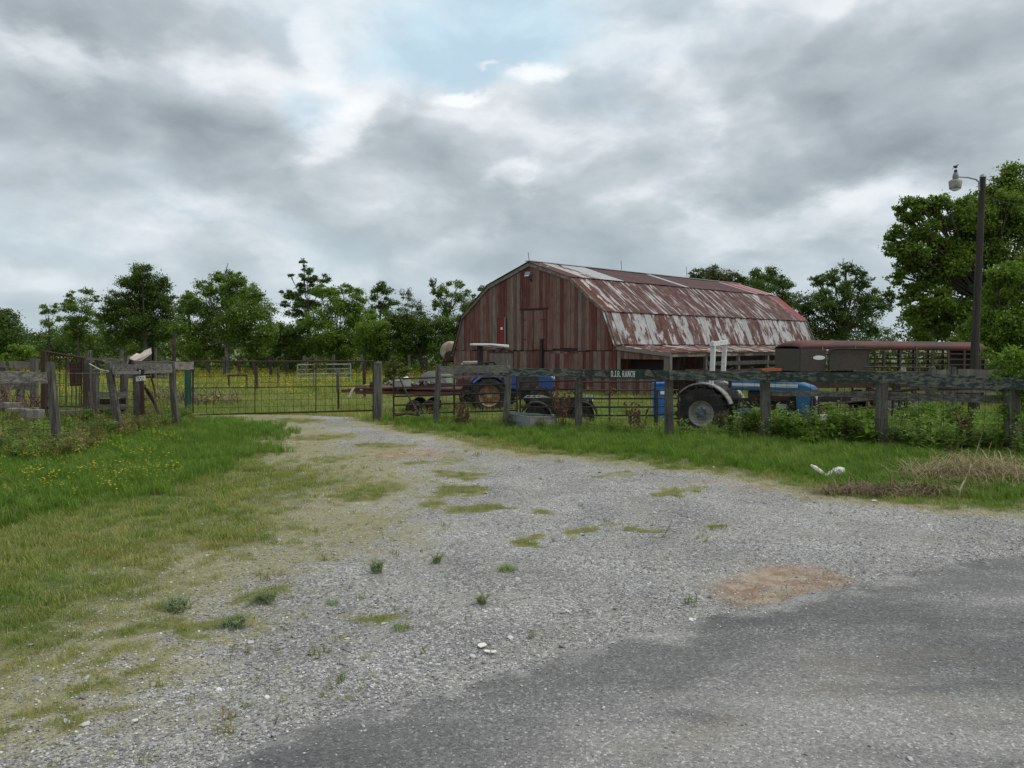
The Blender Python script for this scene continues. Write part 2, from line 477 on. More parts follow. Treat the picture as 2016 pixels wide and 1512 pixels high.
def masks(x, y):
    x = np.asarray(x, float); y = np.asarray(y, float)
    nx, ny = fbm(x * 1.3, y * 1.3, 21), fbm(x * 1.3, y * 1.3, 31)
    fine = fbm(x * 5, y * 5, 41, 3)
    P = np.stack([x + .35 * nx, y + .45 * ny], 1)
    lawn = sst(-.9, 1.3, poly_sdf(P, LAWN) + .8 * fine + .5 * nx)
    verge = sst(-.15, .45, poly_sdf(P, VERGE) + .2 * fine)
    fld = sst(-.3, .9, poly_sdf(P, FIELD) + .4 * fine)
    # two wheel tracks of gravel running on through the gate
    tr = np.abs((x + 7.2) + (y - 19.5) * .55)
    trk = sst(2.4, .4, tr + .9 * nx) * sst(32, 19, y) * (y > 18)
    fld = fld * (1 - .85 * trk)
    tip = np.clip(ell(P + np.stack([.22 * fine + .15 * nx, .18 * fine], 1), TIPS) * (1.3 + 1.3 * fine), 0, 1)
    g = np.clip(np.maximum(np.maximum(lawn, verge), np.maximum(fld, tip)), 0, 1)
    # sparse straw-coloured thatch round every grass edge
    wide = np.maximum(sst(-2.6, .3, poly_sdf(P, LAWN) + .8 * fine), sst(-.9, .2, poly_sdf(P, VERGE) + .35 * fine))
    dry = np.clip(np.maximum(wide * .8, sst(.02, .5, tip)) - g * .35, 0, 1)
    drive = sst(3.2, .4, np.abs((x + 2.6) + (y - 13) * .62)) * sst(9.5, 13, y) * (y < 26)
    dry = np.maximum(dry, drive * np.clip(.62 + .9 * nx, 0, 1))
    dirt = np.clip(ell(P, DIRT) * (1 + .5 * fine), 0, 1)
    return g, dry, dirt


def edge_y(x): return np.interp(x, EX, EY) + .13 * fbm(x * 1.7, x * 0 + 2, 9, 5) + .03 * fbm(x * 11, x * 0, 19, 3)


def axis(a, b, step, lo, hi, g):
    c = list(np.arange(a, b, step)); s = step; v = c[-1]
    while v < hi: s *= g; v += s; c.append(v)
    s = step; v = c[0]
    while v > lo: s *= g; v -= s; c.insert(0, v)
    return np.array(c)


xs = axis(-11, 13, .085, -900, 900, 1.16); ys = axis(3.0, 19, .075, -60, 1500, 1.10)
X, Y = np.meshgrid(xs, ys, indexing='ij'); X = X.ravel(); Y = Y.ravel()
Z = gzn(X, Y)
gA, dA, rA = masks(X, Y)
Z = Z - .035 * rA * (Y < 8)                      # the pothole
nx_, ny_ = len(xs), len(ys)
ii = (np.arange(nx_ - 1)[:, None] * ny_ + np.arange(ny_ - 1)[None, :]).ravel()
FQ = np.stack([ii, ii + ny_, ii + ny_ + 1, ii + 1], 1)

m, n, bs, out = newmat('ground'); MATS['ground'] = m
co = n.n('ShaderNodeTexCoord').outputs['Object']
def attr(nm): return n.n('ShaderNodeAttribute', attribute_type='GEOMETRY', attribute_name=nm).outputs['Fac']
def gravelcol(n, co, dark=1.0):
    v1 = n.n('ShaderNodeTexVoronoi', {'Vector': co, 'Scale': 88., 'Randomness': 1.}); v2 = n.n('ShaderNodeTexVoronoi', {'Vector': co, 'Scale': 37.})
    s1 = n.n('ShaderNodeSeparateColor', {0: v1.outputs['Color']}).outputs[0]; s2 = n.n('ShaderNodeSeparateColor', {0: v2.outputs['Color']}).outputs[1]
    r1 = n.n('ShaderNodeValToRGB', {0: s1}); cr = r1.color_ramp
    cr.elements[0].color = (.142 * dark, .141 * dark, .137 * dark, 1); cr.elements[1].color = (.66 * dark, .65 * dark, .62 * dark, 1)
    e = cr.elements.new(.45); e.color = (.268 * dark, .262 * dark, .249 * dark, 1); e = cr.elements.new(.85); e.color = (.400 * dark, .390 * dark, .368 * dark, 1)
    big = n.mapr(s2, .0, 1., .75, 1.2, smooth=False)
    patch = n.mapr(n.noise(co, .9, 6, .6), .3, .7, .80, 1.18)
    k = n.math('MULTIPLY', big, patch)
    col = n.mix(1., r1.outputs[0], n.n('ShaderNodeCombineColor', {0: k, 1: k, 2: k}).outputs[0], 'MULTIPLY')
    # dust between the stones
    dist = v1.outputs['Distance']
    h = n.math('ADD', n.math('MULTIPLY', n.math('SUBTRACT', 1., dist), 1.), n.math('MULTIPLY', n.math('SUBTRACT', 1., v2.outputs['Distance']), 1.3))
    return col, h
gc, gh = gravelcol(n, co)
dust = n.mix(n.mapr(n.noise(co, 1.7, 6, .6), .42, .7, 0, .45), gc, (.35, .33, .28))
hf = n.noise(co, 110, 2, .6); fine = n.noise(co, 34, 5, .7); mid = n.noise(co, 6, 6, .6); lo = n.noise(co, .8, 5, .6)
thatch = n.mix(n.mapr(fine, .35, .65), (.185, .17, .07), (.37, .335, .165))
grass = n.mix(n.mapr(fine, .35, .65), (.085, .10, .022), (.19, .20, .055))
grass = n.mix(n.mapr(hf, .4, .62, 0, .5), grass, (.03, .04, .012)); grass = n.mix(n.mapr(mid, .42, .68, 0, .65), grass, (.215, .21, .075))
grass = n.mix(n.mapr(lo, .4, .65, 0, .45), grass, (.17, .185, .05))
red = n.mix(n.mapr(mid, .4, .6), (.27, .18, .12), (.40, .315, .225))
brk = n.math('ADD', n.math('MULTIPLY', n.math('SUBTRACT', fine, .5), 1.1), n.math('MULTIPLY', n.math('SUBTRACT', hf, .5), 1.3))
f1 = n.mapr(n.math('ADD', attr('dry'), brk), .38, .66, 0, .85)
f2 = n.mapr(n.math('ADD', attr('grass'), brk), .40, .68, 0, .80)
f3 = n.mapr(n.math('ADD', attr('dirt'), n.math('MULTIPLY', brk, .7)), .12, .95, 0, .88)
col = n.mix(f1, dust, thatch); col = n.mix(f3, col, red); col = n.mix(f2, col, grass)
n.link(col, bs.inputs['Base Color']); bs.inputs['Roughness'].default_value = .92; bs.inputs['Specular IOR Level'].default_value = .15
hh = n.math('ADD', gh, n.math('MULTIPLY', fine, 2.))
bp = n.n('ShaderNodeBump', {'Strength': .8, 'Distance': .008, 'Height': hh}); n.link(bp.outputs[0], bs.inputs['Normal'])
ground = npmesh('ground', np.stack([X, Y, Z], 1), FQ, m, kind='structure', smooth=True)
for nm, arr in (('grass', gA), ('dry', dA), ('dirt', rA)):
    a = ground.data.attributes.new(nm, 'FLOAT', 'POINT'); a.data.foreach_set('value', arr.astype(np.float32))

# ---- asphalt road, ragged edge
m, n, bs, out = newmat('asphalt'); MATS['asphalt'] = m
co = n.n('ShaderNodeTexCoord').outputs['Object']
v1 = n.n('ShaderNodeTexVoronoi', {'Vector': co, 'Scale': 95.}); s1 = n.n('ShaderNodeSeparateColor', {0: v1.outputs['Color']}).outputs[0]
r1 = n.n('ShaderNodeValToRGB', {0: s1}); cr = r1.color_ramp
cr.elements[0].color = (.08, .08, .079, 1); cr.elements[1].color = (.27, .27, .26, 1)
e = cr.elements.new(.55); e.color = (.135, .134, .131, 1); e = cr.elements.new(.9); e.color = (.16, .16, .155, 1)
# wheel-polished, stone-strewn band running along the road
rv = n.mapping(co, (.35, 1.1, 1), (0, 0, 0), (0, 0, R(-21)))
pat = n.noise(rv, .85, 6, .6)
band = n.mapr(pat, .36, .58)
edg = n.n('ShaderNodeAttribute', attribute_type='GEOMETRY', attribute_name='edge').outputs['Fac']
ed2 = n.math('ADD', edg, n.math('MULTIPLY', n.math('SUBTRACT', n.noise(co, 1.6, 6, .65), .5), 1.3))
spill = n.mapr(ed2, -.32, .10, 1, 0); tarry = n.math('MULTIPLY', n.mapr(ed2, .0, .22), n.mapr(ed2, .45, 1.25, 1, 0))
col = n.mix(band, r1.outputs[0], n.mix(1., r1.outputs[0], (2.05, 2.0, 1.92), 'MULTIPLY'))
col = n.mix(n.math('MULTIPLY', tarry, .7), col, n.mix(1., r1.outputs[0], (.72, .72, .73), 'MULTIPLY'))
tar = n.mapr(n.noise(n.mapping(co, (.5, 1, 1), (9, 2, 0)), 1.1, 6, .65), .57, .70, 0, .55)
col = n.mix(tar, col, n.mix(1., r1.outputs[0], (.55, .55, .57), 'MULTIPLY'))
brn = n.mapr(n.noise(n.mapping(co, (.6, 1, 1), (3, 12, 0)), .8, 5, .6), .58, .68, 0, .35)
col = n.mix(brn, col, (.20, .165, .12))
gc2, _g = gravelcol(n, co)
col = n.mix(spill, col, gc2)
grit = n.mapr(n.noise(n.mapping(co, (.4, 1.2, 1), (2, 7, 0), (0, 0, R(-21))), 1.3, 6, .7), .50, .66, 0, .75)
col = n.mix(n.math('MULTIPLY', grit, n.mapr(n.noise(co, 60, 2, .5), .45, .6)), col, gc2)
n.link(col, bs.inputs['Base Color']); bs.inputs['Roughness'].default_value = .85; bs.inputs['Specular IOR Level'].default_value = .3
bp = n.n('ShaderNodeBump', {'Strength': .7, 'Distance': .006, 'Height': n.math('SUBTRACT', 1., v1.outputs['Distance'])}); n.link(bp.outputs[0], bs.inputs['Normal'])
rx = axis(-4, 12, .05, -60, 60, 1.2); NV = 60; VV = []; ED = []
ey = edge_y(rx); t_ = np.linspace(0, 1, NV) ** 1.6
for i, x in enumerate(rx):
    yy = ey[i] - t_ * (ey[i] + 11)
    zz = gzn(np.full(NV, x), yy) + .014 + .010 * sst(0, .12, ey[i] - yy)
    zz[0] = gnd(x, ey[i]) - .02
    yy[0] = ey[i] + .015
    VV.append(np.stack([np.full(NV, x), yy, zz], 1)); ED.append(np.maximum(ey[i] - yy, 0) * .93)
VV = np.concatenate(VV); ii = (np.arange(len(rx) - 1)[:, None] * NV + np.arange(NV - 1)[None, :]).ravel()
road = npmesh('road', VV, np.stack([ii, ii + 1, ii + NV + 1, ii + NV], 1), m, kind='structure', smooth=True)

at_ = road.data.attributes.new('edge', 'FLOAT', 'POINT'); at_.data.foreach_set('value', np.concatenate(ED).astype(np.float32))
# ================================================================ SCATTER
def stone_mat():
    m, n, bs, out = newmat('stone')
    oi = n.n('ShaderNodeObjectInfo').outputs['Random']
    r = n.n('ShaderNodeValToRGB', {0: oi}); cr = r.color_ramp
    cr.elements[0].color = (.15, .15, .15, 1); cr.elements[1].color = (.66, .65, .62, 1)
    for p_, c_ in ((.35, (.26, .258, .255)), (.7, (.39, .385, .375)), (.93, (.50, .49, .47))):
        e = cr.elements.new(p_); e.color = c_ + (1,)
    n.link(r.outputs[0], bs.inputs['Base Color']); bs.inputs['Roughness'].default_value = .85
    return m
SM = stone_mat()
sp = []
for k in range(6):
    V = []
    for z, rr, q in ((-.35, .55, 5), (.05, 1., 6), (.42, .6, 5)):
        for j in range(q):
            a = 2 * math.pi * j / q + k; V.append((rr * math.cos(a) * random.uniform(.75, 1.2), rr * math.sin(a) * random.uniform(.6, 1.), z * random.uniform(.7, 1.2)))
    import bmesh
    bm = bmesh.new(); [bm.verts.new(v) for v in V]; bmesh.ops.convex_hull(bm, input=bm.verts)
    me = bpy.data.meshes.new('stone'); bm.to_mesh(me); bm.free(); me.materials.append(SM)
    sp.append(bpy.data.objects.new('stone', me))


def inview(x, y, m=1.5): return np.abs(x) < (y * .666 + .3) * m + .3


def spread(n, x0, x1, y0, y1, pw=1.0, f=1.0):
    """random points; density falls with distance as y**-pw"""
    u = rng.random(n); a = 1 - pw
    y = (y0 ** a + u * (y1 ** a - y0 ** a)) ** (1 / a) if abs(a) > 1e-3 else y0 * (y1 / y0) ** u
    x = rng.uniform(x0, x1, n); k = inview(x, y); return x[k], y[k]


x, y = spread(230000, -13, 14, 2.9, 15, 1.7)
g, d, r = masks(x, y); onroad = y < edge_y(x)
pr = np.where(onroad, .05 + .25 * sst(.5, 0, edge_y(x) - y) + .16 * sst(.1, .5, fbm(x * .5 + y * .25, y * 1.3, 67)), 1.0) * (1 - .93 * g) * (1 - .55 * r) * (.35 + .65 * sst(-.35, .35, fbm(x * 1.1, y * 1.1, 61)))
ed = np.exp(-((y - edge_y(x) - .12) / .16) ** 2); pr = np.clip(pr + ed * .9, 0, 1)
k = rng.random(len(x)) < pr; x, y, onroad = x[k], y[k], onroad[k]; r_ = rng.random(len(x))
s = (.0035 + .006 * rng.random(len(x)) ** 2.4) * (1 + y * .035); s = np.where(r_ > .985, s * 2.3, s); s = np.where((r_ > .9988) & ~onroad & (x < 1.5), .026, s)
z = gzn(x, y) + np.where(onroad, .026, .003)
rot = np.stack([rng.normal(0, .3, len(x)), rng.normal(0, .3, len(x)), rng.uniform(0, 6.28, len(x))], 1)
scatter('gravel_stones', np.stack([x, y, z], 1), rot, s, rng.integers(0, 6, len(x)), s * 0, sp)
print('stones', len(x))

# ---- grass clumps
GM = leafmat('grass_blade', (.088, .168, .019), (.165, .275, .036), (.36, .33, .12), .35, tint=True)
WM = leafmat('weed_leaf', (.10, .18, .025), (.22, .32, .055), (.25, .19, .09), .3, tint=True)
YM = wear('petal_yellow', (.80, .62, .03), rnd=.1, bump=0)
BMt = leafmat('brown_stem', (.10, .06, .035), (.19, .13, .075), (.22, .15, .09), .2, tint=True)


def clump(name, nb, h, spread_, wd, mt, lean=.5, seg=3):
    V = []; Fc = []
    for i in range(nb):
        a = random.uniform(0, 6.28); rr = spread_ * math.sqrt(random.random()); bx, by = rr * math.cos(a), rr * math.sin(a)
        dr = random.uniform(0, 6.28); L = h * random.uniform(.5, 1.1); ln = L * random.uniform(.1, lean) ; w = wd * random.uniform(.7, 1.2)
        px_, py_ = -math.sin(dr) * w / 2, math.cos(dr) * w / 2; b0 = len(V)
        for j in range(seg):
            t = j / seg; ox = ln * t * t; z = L * (t - .25 * t * t * lean)
            cx, cy = bx + math.cos(dr) * ox, by + math.sin(dr) * ox; k = 1 - t * .6
            V += [(cx - px_ * k, cy - py_ * k, z), (cx + px_ * k, cy + py_ * k, z)]
        V.append((bx + math.cos(dr) * ln, by + math.sin(dr) * ln, L * (1 - .25 * lean)))
        for j in range(seg - 1): q = b0 + 2 * j; Fc.append((q, q + 1, q + 3, q + 2))
        q = b0 + 2 * (seg - 1); Fc.append((q, q + 1, q + 2))
    return proto(name, V, Fc, mt)


def leafy(name, h, nst, lf, mt, sprd=.12, per=14, up=.5, ln0=.05, ln1=.4):
    """bushy weed: stems with many small leaves"""
    V = []; Fc = []
    for i in range(nst):
        a = random.uniform(0, 6.28); L = h * random.uniform(.55, 1.1); ln = L * random.uniform(ln0, ln1)
        bx, by = random.uniform(-sprd, sprd), random.uniform(-sprd, sprd)
        def pt(t): return Vector((bx + math.cos(a) * ln * t * t, by + math.sin(a) * ln * t * t, L * t))
        b0 = len(V); w = .004
        V += [(bx - w, by, 0), (bx + w, by, 0), tuple(pt(.5) + Vector((w * .7, 0, 0))), tuple(pt(.5) - Vector((w * .7, 0, 0))), tuple(pt(1))]
        Fc += [(b0, b0 + 1, b0 + 2, b0 + 3), (b0 + 3, b0 + 2, b0 + 4)]
        for j in range(per):
            t = random.uniform(.2, 1.); p = pt(t); da = random.uniform(0, 6.28); l = lf * random.uniform(.6, 1.2) * (1.15 - .5 * t)
            d = Vector((math.cos(da), math.sin(da), random.uniform(-.2, up + .3))).normalized(); sd_ = d.cross(Vector((0, 0, 1))).normalized() * l * .22
            b0 = len(V); V += [tuple(p), tuple(p + d * l * .5 + sd_), tuple(p + d * l + Vector((0, 0, -l * .15))), tuple(p + d * l * .5 - sd_)]; Fc.append((b0, b0 + 1, b0 + 2, b0 + 3))
    return proto(name, V, Fc, mt)


def flowered(name, h):
    V = []; Fc = []
    for i in range(5):
        x, y = random.uniform(-.12, .12), random.uniform(-.12, .12); z = h * random.uniform(.75, 1.1)
        for q in range(5):
            a = q * 1.257; b0 = len(V); c, s_ = math.cos(a) * .011, math.sin(a) * .011
            V += [(x, y, z), (x + c - s_ * .5, y + s_ + c * .5, z + .004), (x + c * 1.6, y + s_ * 1.6, z + .002), (x + c + s_ * .5, y + s_ - c * .5, z + .004)]; Fc.append((b0, b0 + 1, b0 + 2, b0 + 3))
    return proto(name, V, Fc, YM)


GP = [clump('short_tuft', 22, .055, .075, .0045, GM, .9), clump('short_tuft', 26, .075, .08, .005, GM, .9),
      clump('long_tuft', 22, .20, .07, .007, GM, .8), clump('long_tuft', 26, .27, .08, .008, GM, .7),
      clump('short_tuft', 16, .045, .10, .0045, GM, 1.2), clump('fine_tuft', 30, .13, .05, .004, GM, .6)]


def place(x, y, idx, s, tint, name, protos, zoff=0.0):
    rot = np.stack([rng.normal(0, .08, len(x)), rng.normal(0, .08, len(x)), rng.uniform(0, 6.28, len(x))], 1)
    return scatter(name, np.stack([x, y, gzn(x, y) + zoff], 1), rot, s, idx, np.clip(tint, 0, 1), protos)


def offmesh(x, y):  # distance beyond the fence line
    return y - np.interp(x, FX, FY)


# short lawn
x, y = spread(165000, -18, 19, 3.0, 24, 1.25)
g, d, r = masks(x, y)
pr = np.clip(g * 1.0 + d * .25, 0, 1) * (.45 + .55 * sst(-.25, .2, fbm(x * 3.3, y * 3.3, 83))) * (y > edge_y(x) + .02)
k = rng.random(len(x)) < pr; x, y, g, d = x[k], y[k], g[k], d[k]
dl0 = poly_sdf(np.stack([x, y], 1), LAWN); dv0 = poly_sdf(np.stack([x, y], 1), VERGE); nlow = fbm(x * .6, y * .6, 71); nhi = fbm(x * 2.5, y * 2.5, 81)
tint = np.clip(.42 + .5 * (1 - g) + .55 * nlow + .55 * nhi + .8 * rng.normal(0, .5, len(x)), 0, 1)
dl = poly_sdf(np.stack([x, y], 1), LAWN); deep = sst(-.5, 1.0, poly_sdf(np.stack([x, y], 1), DEEP) + .6 * nhi); tint = tint * (1 - .72 * deep * (x < 0)) + .12 * (1 - deep) * (x < 2)
dv = poly_sdf(np.stack([x, y], 1), VERGE); dpv = sst(.25, 1.0, dv); tint = tint * (1 - .6 * dpv)
idx = rng.choice([0, 1, 4], len(x)); s = rng.uniform(.6, 1.1, len(x)) * (.7 + .35 * g) * (1 + .03 * y); isl = sst(.5, -.6, dl0) * sst(.2, -.4, dv0); s = s * (1 - .42 * isl)
place(x, y, idx, np.stack([s, s, s * rng.uniform(.6, 1.35, len(x))], 1), tint, 'short_grass', GP); print('lawn', len(x))
# longer grass by the fences and in clumps
x, y = spread(80000, -18, 19, 4.5, 23, .8)
P_ = np.stack([x, y], 1); dl = poly_sdf(P_, LAWN); dv = poly_sdf(P_, VERGE); nn = fbm(x * .9, y * .9, 91)
pr = np.maximum(sst(-.2, .7, poly_sdf(P_, DEEP) + .7 * nn) * (x < 0), sst(.35, 1.1, dv + .5 * nn)) ; pr = np.clip(pr, 0, 1) * (offmesh(x, y) < 1.5)
k = rng.random(len(x)) < pr; x, y = x[k], y[k]
tint = np.clip(.04 + .30 * fbm(x * 1.2, y * 1.2, 14) + .2 * rng.normal(0, .5, len(x)), 0, 1)
place(x, y, rng.integers(0, 3, len(x)), rng.uniform(.55, 1.1, len(x)), tint, 'long_grass', [clump('long_tuft', 22, .20, .07, .007, GM, .8), clump('long_tuft', 26, .25, .08, .008, GM, .8), clump('fine_tuft', 30, .15, .06, .005, GM, .6)])
print('long', len(x))
# field beyond the fence
x, y = spread(60000, -60, 60, 15, 90, 1.5)
k = (offmesh(x, y) > .3) & (masks(x, y)[0] > .3 + .3 * rng.random(len(x))); x, y = x[k], y[k]
tint = np.clip(.42 + .6 * fbm(x * .25, y * .25, 15) + .3 * fbm(x * 1.5, y * 1.5, 16), 0, 1)
s = rng.uniform(.7, 1.3, len(x)) * (.9 + y * .022)
FP = [clump('field_tuft', 20, .12, .16, .010, GM, .9), clump('field_tuft', 20, .18, .16, .012, GM, .8)]
place(x, y, rng.integers(0, 2, len(x)), s, tint, 'field_grass', FP); print('field', len(x))
# yellow flowers
x, y = spread(60000, -45, 40, 9, 75, .7)
nn = fbm(x * .35, y * .35, 17); P_ = np.stack([x, y], 1)
near = (poly_sdf(P_, LAWN) > 1.8) & (x < -2) & (nn > .02) & (rng.random(len(x)) < .5)
far = (offmesh(x, y) > 1) & (y > 27) & (nn > -.12 - .012 * np.maximum(0, y - 34)) & (masks(x, y)[0] > .5) & (rng.random(len(x)) < np.where(y > 34, .5, .25) * np.where(x > 1, .12, 1))
k = near | far; x, y = x[k], y[k]
place(x, y, rng.integers(0, 2, len(x)), np.where(y > 25, 1.4 + y * .012, .8), x * 0, 'yellow_wildflowers', [flowered('flower_heads', .20), flowered('flower_heads', .26)]); print('flw', len(x))
# weeds along both fence lines
WP = [leafy('green_weed', .45, 9, .10, WM, .14, 18), leafy('green_weed', .6, 8, .085, WM, .16, 24), leafy('broad_weed', .4, 6, .16, WM, .12, 14, .8), leafy('dry_weed', .7, 7, .05, BMt, .15, 12)]
x, y = spread(36000, -17, 17, 8, 24, .3)
o_ = offmesh(x, y); nn = fbm(x * .8, y * .8, 27)
right = sst(-.35, .15, o_ + .25 * nn) * sst(3.2, .8, o_) * (x > -3.0) * (.30 + .70 * sst(3.0, 6.0, x))
LF = gp([(0, 895), (60, 915), (120, 905), (240, 868), (350, 845), (365, 815), (300, 800), (0, 800)]) ; LF = [(-16, 11)] + LF + [(-16, 19)]
dlf = poly_sdf(np.stack([x, y], 1), LF); left = sst(-.3, .5, dlf + .4 * nn) * 1.3
pr = np.clip(np.maximum(right * .5, left * .62) * (.6 + .8 * nn), 0, 1)
k = rng.random(len(x)) < pr; x, y = x[k], y[k]; nn = nn[k]
idx = rng.choice([0, 1, 2, 3], len(x), p=[.4, .32, .16, .12]); hs = np.where(x > 4.6, 1.25, .75) * np.where(x < -5, 1.0, 1.0)
place(x, y, idx, rng.uniform(.6, 1.2, len(x)) * hs, np.clip(np.where(x > 4, .08, .25) + .8 * fbm(x * .9, y * .9, 37) + .25 * rng.normal(0, 1, len(x)), 0, 1), 'fence_weeds', WP); print('weeds', len(x))

x, y = spread(5200, -7, 6, 3.2, 15, 1.2)
g, d_, r = masks(x, y); nn = fbm(x * .8, y * .8, 47)
k = (rng.random(len(x)) < .45 * sst(-.05, .5, nn)) & (y > edge_y(x) + .15) & (g < .4) & (x < 2.5 + .4 * nn); x, y = x[k], y[k]
SPG = [leafy('sprig', .07, 5, .022, WM, .05, 9), clump('sprig', 9, .06, .05, .0035, GM, 1.0), clump('sprig', 7, .035, .07, .003, GM, 1.2), leafy('sprig', .04, 4, .018, WM, .06, 8)]
place(x, y, rng.integers(0, 4, len(x)), rng.uniform(.5, 1.25, len(x)), np.clip(.5 + .4 * rng.normal(0, 1, len(x)), 0, 1), 'gravel_sprigs', SPG)
# ================================================================ MATERIALS OF THE PLACE
red_board = wear('faded_red_boards', (.150, .038, .032), (.185, .128, .105), (.06, .04, .034), 4.0, (8, 8, .30), .50, .15, .9, bump=.6, grain=.4, rnd=.20, fine=22, st_amt=.6, st_scale=1.5)
grey_board = wear('weathered_grey_boards', (.23, .205, .175), (.14, .115, .095), (.06, .05, .045), 3.0, (6, 6, .5), .5, .15, .9, bump=.6, grain=.4, rnd=.25, fine=22, st_amt=.5)
post_wood = wear('weathered_post_wood', (.155, .145, .125), (.065, .058, .048), (.03, .027, .02), 3.0, (7, 7, .7), .52, .15, .92, bump=.9, grain=.45, rnd=.2, fine=26, st_amt=.6)
rail_wood = wear('weathered_rail_wood', (.24, .23, .205), (.10, .092, .078), (.045, .04, .032), 3.0, (.8, 6, 9), .52, .15, .92, bump=.9, grain=.45, rnd=.2, fine=20, st_amt=.6)
green_board = wear('peeling_dark_green_paint', (.034, .052, .041), (.15, .148, .128), (.075, .085, .065), 13.0, (.45, 1, 1.6), .545, .07, .85, bump=.7, grain=.4, rnd=.08, fine=30, st_amt=.3, st_scale=3)
green_sign = wear('dark_green_sign_paint', (.020, .048, .032), None, (.09, .10, .08), 7.0, (.6, 1, 1.5), rough=.8, bump=.3, grain=.3, rnd=.05, st_amt=.25, st_scale=4)
green_post = wear('dark_green_post_paint', (.03, .085, .062), (.10, .11, .09), None, 5, (2, 2, .6), .66, .08, .85, bump=.4, rnd=.05)
roof_low = wear('galvanised_sheet_blotched_rust', (.42, .42, .41), (.095, .034, .025), (.26, .23, .20), 2.0, (.55, 1.1, .55), .505, .05, .6, bump=.35, grain=.22, rnd=.16, fine=9, st_amt=.65, st_scale=1.6)
roof_mid = wear('rust_streaked_sheet', (.42, .42, .40), (.080, .027, .021), (.22, .17, .15), 1.6, (.45, 2.2, .45), .435, .06, .65, bump=.35, grain=.25, rnd=.10, fine=9, st_amt=.55, st_scale=1.9)
roof_brown = wear('dull_brown_painted_sheet', (.080, .038, .034), (.10, .05, .044), None, .8, (1, 1, 1), .6, .2, .6, bump=.1, grain=.1, rnd=.05, fine=5)
roof_grey = wear('light_grey_sheet', (.40, .41, .41), None, (.30, .28, .26), 1, rough=.55, bump=.1, grain=.08, rnd=.05, fine=5, st_amt=.4)
roof_rust = wear('streaked_rusty_sheet', (.115, .042, .03), (.42, .40, .37), None, 1.6, (1, 1.8, .5), .57, .05, .7, bump=.3, grain=.25, rnd=.2, fine=9)
roof_red = wear('faded_red_sheet', (.27, .045, .05), (.33, .12, .11), None, 1.2, (1, 1, 1), .6, .15, .6, bump=.1, grain=.1, rnd=.1, fine=6)
dark_in = wear('dark_interior_timber', (.035, .028, .024), rnd=.2, bump=.2)
dirtfloor = wear('bare_barn_floor', (.12, .09, .065), rnd=0)
trim_grey = wear('weathered_trim', (.24, .22, .19), (.12, .10, .085), None, 3, (2, 2, 2), .55, .1, .85, bump=.3, rnd=.15)
rust_pipe = wear('rusty_pipe', (.075, .036, .024), (.045, .03, .025), None, 8, rough=.85, bump=.3, rnd=.2)
dark_pipe = wear('dark_painted_pipe', (.035, .032, .03), (.09, .05, .035), None, 6, thr=.58, rough=.75, bump=.2, rnd=.2)
pale_pipe = wear('pale_green_pipe', (.30, .36, .32), (.16, .14, .11), None, 5, thr=.6, rough=.7, bump=.1, rnd=.1)
wire = wear('old_wire', (.07, .06, .052), (.05, .03, .022), None, 8, rough=.7, metal=.3, bump=0, rnd=.2)
galv = wear('dull_galvanised_metal', (.27, .29, .30), (.17, .17, .165), (.20, .14, .10), 3, thr=.55, rough=.5, metal=.35, bump=.1, rnd=.1, st_amt=.4)
tyre = wear('dusty_tyre_rubber', (.028, .027, .026), (.075, .066, .055), None, 4, thr=.58, rough=.9, bump=.3, rnd=.1)
blackm = wear('black_grimy_metal', (.022, .021, .02), (.06, .045, .035), None, 6, thr=.6, rough=.7, bump=.2, rnd=.2)
blue_t = wear('faded_blue_paint', (.032, .125, .25), (.14, .24, .34), (.10, .10, .10), 3, thr=.60, rough=.5, bump=.05, grain=.1, rnd=.05, st_amt=.4, st_scale=3)
blue_d = wear('deep_blue_paint', (.022, .07, .24), None, (.06, .06, .06), 3, rough=.45, bump=.05, grain=.1, rnd=.05, st_amt=.3)
blue_b = wear('bright_blue_plastic', (.02, .16, .52), None, (.05, .08, .15), 3, rough=.5, bump=0, grain=.08, rnd=.05, st_amt=.25)
white_p = wear('worn_white_paint', (.62, .62, .59), (.20, .12, .08), (.36, .33, .28), 4, thr=.64, soft=.05, rough=.55, bump=.15, grain=.08, rnd=.05, st_amt=.45, st_scale=3)
white_c = wear('clean_white_panel', (.76, .76, .72), None, (.5, .48, .42), 3, rough=.5, bump=0, grain=.05, rnd=.03, st_amt=.3)
white_f = wear('faded_light_grey_paint', (.30, .30, .28), (.14, .11, .085), (.17, .15, .13), 4, thr=.58, rough=.6, bump=.15, grain=.1, rnd=.05, st_amt=.5, st_scale=4)
rim_tan = wear('rusty_tan_rim', (.30, .20, .12), (.16, .08, .05), None, 6, thr=.55, rough=.7, bump=.2, rnd=.05)
trailer_rust = wear('rust_brown_trailer_paint', (.075, .040, .035), (.12, .046, .038), (.07, .06, .052), 1.1, (1, 1, 2), .55, .06, .7, bump=.2, grain=.15, rnd=.1, fine=12, st_amt=.6)
trailer_dark = wear('dark_grime_panel', (.075, .064, .056), (.10, .062, .050), None, 1.6, thr=.55, rough=.75, bump=.2, grain=.2, rnd=.15, fine=12)
red_steel = wear('rust_red_steel', (.115, .045, .037), (.065, .035, .028), None, 3, thr=.55, rough=.8, bump=.2, rnd=.15)
seatm = wear('grey_vinyl', (.10, .10, .095), None, None, 3, rough=.6, bump=.1, rnd=.1)
tank_m = wear('stained_pale_tank', (.42, .40, .35), (.24, .17, .11), None, 2, (1, 1, .5), .52, .1, .6, bump=.1, rnd=.05)
cloth = wear('off_white_plastic', (.72, .71, .64), None, (.5, .48, .4), 5, rough=.45, bump=.25, grain=.06, rnd=.05, st_amt=.3)
tan_sheet = wear('pale_tan_sheet', (.50, .43, .35), (.33, .25, .19), None, 2.5, thr=.62, rough=.7, bump=.2, rnd=.1)
